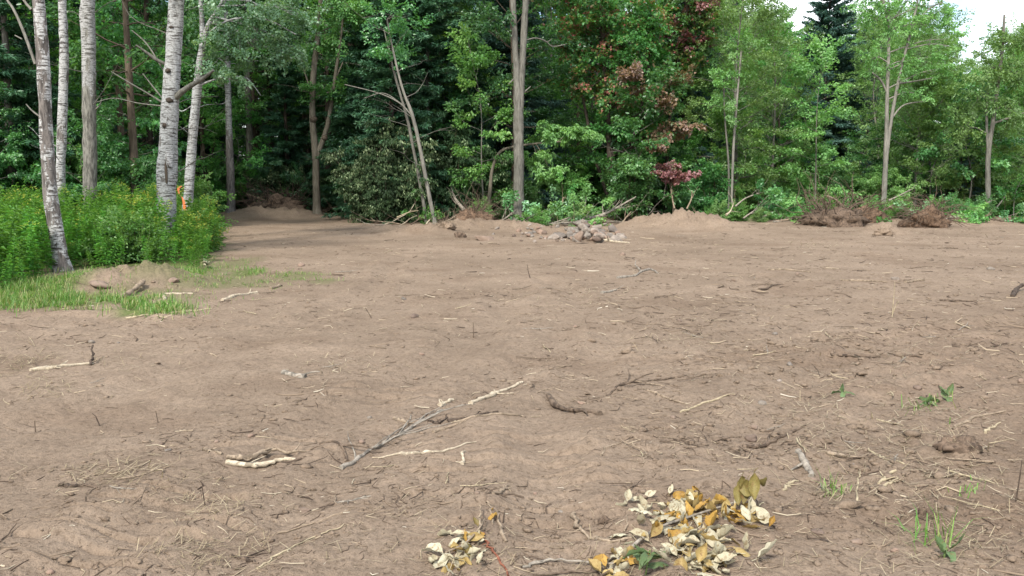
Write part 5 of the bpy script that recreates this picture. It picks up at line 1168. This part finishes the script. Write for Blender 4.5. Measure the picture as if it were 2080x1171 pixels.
# ------------------------------------------------------------------ wilted leaf piles in the foreground
def wl_mat(name, a, b, rough=.6):
    m, t, o = new_mat(name); n = nz_node(t, 30, mapping(t, (1, 1, 1)), 5, .65); oi = t.nodes.new('ShaderNodeObjectInfo')
    wv = t.nodes.new('ShaderNodeTexWave'); wv.inputs['Scale'].default_value = 55; wv.inputs['Distortion'].default_value = 2; t.links.new(mapping(t, (1, .35, 1)), wv.inputs['Vector'])
    c = mixc(t, ramp(t, [(.3, a), (.7, b)], n), ramp(t, [(0, (.78, .74, .68)), (.6, (1, 1, 1)), (1, (1.12, 1.12, 1.1))], oi.outputs['Random']), 1., 'MULTIPLY')
    c = mixc(t, c, ramp(t, [(0, (.8, .77, .72)), (.35, (1, 1, 1))], wv.outputs['Fac']), 1., 'MULTIPLY')
    bl = nz_node(t, 1, mapping(t, (5, 5, 5)), 5, .7); c = mixc(t, c, (.16, .09, .035), ramp(t, [(.54, (0, 0, 0)), (.66, (.8, .8, .8))], bl))
    p = princ(t, None, c, rough, .3); tr = t.nodes.new('ShaderNodeBsdfTranslucent'); t.links.new(c, tr.inputs['Color']); mx = t.nodes.new('ShaderNodeMixShader'); mx.inputs['Fac'].default_value = .2
    t.links.new(p.outputs['BSDF'], mx.inputs[1]); t.links.new(tr.outputs['BSDF'], mx.inputs[2]); t.links.new(mx.outputs['Shader'], o.inputs['Surface']); return m
WL = {'cream': wl_mat('leaf underside cream', (.36, .33, .22), (.52, .48, .36)), 'gold': wl_mat('leaf golden', (.28, .19, .065), (.42, .325, .14)), 'ochre': wl_mat('leaf ochre', (.26, .14, .03), (.44, .28, .06)), 'olive': wl_mat('leaf olive brown', (.10, .085, .025), (.24, .19, .06)), 'green': wl_mat('leaf young green', (.07, .12, .045), (.13, .2, .085))}
def leaf_mesh(seed):
    g = np.random.default_rng(seed); nu, nv = 9, 5; u = np.linspace(0, 1, nu); v = np.linspace(-1, 1, nv); U, V = np.meshgrid(u, v, indexing='ij')
    wd = np.sin(math.pi * np.clip(U, .02, .985) ** .82) ** .8 * g.uniform(.19, .25); fold = g.uniform(.05, .7); curl = g.choice([-1, 1]) * g.uniform(.5, 2.3); cup = g.uniform(-1.1, 1.3)
    x = U + 0; y = V * wd; z = np.abs(V) * wd * fold + cup * V * V * wd + .02 * np.sin(U * 14 + seed + 2 * V) * np.abs(V) * 2.2
    a = curl * U; X = np.where(abs(curl) > .05, np.sin(a) / curl, U); Z = (1 - np.cos(a)) / curl
    tw = g.normal() * .5 * U; P = np.stack([X - np.sin(a) * z, y * np.cos(tw) - 0 * z, Z + np.cos(a) * z + y * np.sin(tw)], -1).reshape(-1, 3)
    mb = MB(); i = np.arange(nu - 1)[:, None] * nv + np.arange(nv - 1)[None]; mb.add(P, np.stack([i, i + nv, i + nv + 1, i + 1], -1).reshape(-1, 4))
    tube(mb, smooth_path([(-.22, g.normal() * .06, .02), (-.08, 0, .01), (.05, 0, 0)], 4), .012, 3, cap=False)
    return mb
LMESH = {k: [leaf_mesh(s).mesh('leaf', WL[k], smooth=True) for s in range(8)] for k in WL}
def leaf_pile(name, label, stem_px, w0, groups, seed, stem_mat='grey'):
    g = np.random.default_rng(seed); G = np.array([gpz(a, b) for a, b in stem_px]); G[:, 2] += .025; d = smooth_path(G, 12); t = thing(name, label, 'branch', tuple(d[0])); mb = MB(); r = w0 / 2 / F * float(np.hypot(*d[:, :2].mean(0)))
    tube(mb, d, np.linspace(r, r * .5, 12), 6, bump=.1); link('stem', mb.mesh('stem', WD[stem_mat], d[0], smooth=True), t)
    for px, py, a, b, n, cols, L in groups:
        for k in range(int(n * 1.7)):
            q = g.normal(size=2) * .55; x, y = gp(px + a * q[0], py + b * q[1]); c = cols[int(g.integers(len(cols)))]
            o = link('leaf', LMESH[c][int(g.integers(8))], t, (x - d[0, 0], y - d[0, 1], hz(x, y) - d[0, 2] + g.uniform(.008, .034))); s = L * g.uniform(.5, 1.02); o.scale = (s, s * g.uniform(.9, 1.25), s)
            o.rotation_euler = (g.normal() * .5, g.normal() * .45, g.uniform(0, 6.28))
    return t, d
leaf_pile('wilted_branch', 'large wilted branch with golden and cream leaves at the bottom right', [(1240, 1150), (1320, 1100), (1400, 1058), (1470, 1035), (1525, 1012)], 8,
    [(1420, 1020, 50, 20, 14, ['gold', 'gold', 'ochre'], .105), (1400, 1050, 90, 26, 20, ['gold', 'ochre', 'gold', 'cream'], .11), (1500, 1065, 60, 22, 16, ['gold', 'ochre', 'gold', 'cream'], .11), (1380, 1090, 60, 26, 16, ['gold', 'cream', 'ochre'], .11),
     (1430, 1105, 70, 30, 20, ['cream', 'cream', 'gold'], .125), (1410, 1150, 70, 24, 18, ['cream', 'cream', 'gold'], .13), (1305, 1050, 36, 40, 9, ['cream'], .10), (1470, 1150, 50, 16, 6, ['cream'], .13), (1370, 1020, 60, 16, 7, ['gold', 'cream'], .1)], 1)
leaf_pile('wilted_branch', 'small wilted branch with cream and ochre leaves at bottom left of centre', [(905, 1140), (945, 1125), (975, 1105), (985, 1080)], 6,
    [(945, 1126, 30, 24, 11, ['cream', 'cream', 'ochre', 'gold'], .085), (900, 1148, 26, 10, 5, ['cream'], .12), (968, 1120, 26, 30, 9, ['cream', 'cream', 'ochre', 'olive'], .08), (930, 1168, 40, 14, 4, ['gold', 'cream'], .07), (1005, 1062, 12, 12, 2, ['ochre'], .08)], 2, 'tan')
leaf_pile('wilted_branch', 'wilted leaf cluster between the two leaf piles at the bottom edge', [(1220, 1168), (1260, 1150), (1300, 1140)], 6, [(1262, 1140, 34, 26, 15, ['gold', 'cream', 'cream', 'ochre'], .1), (1240, 1165, 20, 10, 4, ['gold'], .09)], 3, 'brown')
t, d = leaf_pile('wilted_sprig', 'two curled olive brown leaves standing up behind the golden leaves', [(1535, 1050), (1540, 1035), (1532, 1010)], 4, [], 4, 'brown')
g = np.random.default_rng(5)
for px, py, L, az, k in [(1508, 968, .125, 1.5, 1), (1532, 962, .14, 1.2, 3), (1518, 975, .12, 2.0, 5), (1542, 975, .11, .8, 6), (1500, 985, .1, 1.9, 2)]:
    p = at(px, py, yy(1035)); o = link('leaf', LMESH['olive'][k], t, tuple(p - d[0])); o.scale = (L, L, L); o.rotation_euler = (g.normal() * .5, 1.25 + g.normal() * .15, az)
def sprout(label, px, py, n, L, seed, mats=('green',), H=.10):
    g = np.random.default_rng(seed); x, y = gp(px, py); t = thing('sprout', label, 'plant', (x, y, hz(x, y))); mb = MB(); tube(mb, smooth_path([(0, 0, -.02), (.01, 0, H * .5), (.02, .01, H)], 5), .003, 5); link('stem', mb.mesh('stem', WD['greenstem']), t)
    for k in range(n):
        o = link('leaf', LMESH[mats[k % len(mats)]][int(g.integers(8))], t, (.02 * k / n, 0, H * (.3 + .7 * k / n))); s = L * g.uniform(.7, 1.2); o.scale = (s, s * .8, s); o.rotation_euler = (g.normal() * .2, -.3 + g.normal() * .3, k * 2.2 + g.normal() * .3)
sprout('small green leafy sprout at the bottom edge among the leaves', 1310, 1172, 8, .10, 1)
sprout('two pale green leaves lying on the right soil', 1712, 812, 4, .10, 2, ('green', 'green'), .03)
sprout('wilted green weed among straw at the right', 1880, 828, 6, .1, 3, ('green',), .04)
sprout('second wilted green weed among straw at the right', 1920, 822, 5, .09, 4, ('green',), .04)
sprout('green leafy weed lying by the bottom right grass stems', 1915, 1130, 4, .1, 5, ('green',), .04)
sprout('grey green rosette on the left soil by the aspens', 420, 548, 7, .2, 6, ('green', 'cream'), .1)
mb = MB(); g = np.random.default_rng(6)
for (px, py, n, H, sp) in [(1905, 1090, 26, .22, 45), (1690, 985, 34, .14, 24), (1880, 832, 40, .16, 60), (1960, 1000, 20, .13, 60), (1500, 455, 10, .2, 30), (1870, 1100, 10, .2, 20)]:
    q = np.array([gp(px + g.normal() * sp * .5, py + g.normal() * 10) for _ in range(n)]); blades(mb, on_ground(q[:, 0], q[:, 1]), H, .0028, g, .35, (.3, 1))
tag(link('grass_tufts', mb.mesh('grass_tufts', LM['grass'])), 'torn green and yellow grass tufts on the right soil', None, None, 'stuff')

# ------------------------------------------------------------------ look-alikes along the edge, told apart by their place in the row
ORD = ['leftmost', 'second from left', 'third from left', 'fourth from left', 'fifth from left', 'sixth from left', 'seventh from left', 'eighth from left', 'ninth from left', 'tenth from left', 'eleventh from left', 'twelfth from left']
same = {}
for o in list(COL.objects):
    if o.parent is None and 'label' in o.keys() and o.get('group') and o.get('category') in ('tree', 'shrub', 'sapling') and ('understory' in o['group'] or 'near the wood edge' in o['group']) and 'outside' not in o['label'] and 'beyond the right' not in o['label']:
        same.setdefault(o['label'], []).append(o)
for lb, os_ in same.items():
    if 2 <= len(os_) <= len(ORD):
        os_.sort(key=lambda o: o.location.x / o.location.y)
        for k, o in enumerate(os_):
            o['label'] = '%s, %s' % (lb.replace('in the understory ', '') if len(lb.split()) > 11 else lb, ORD[k] if k < len(os_) - 1 else 'rightmost')
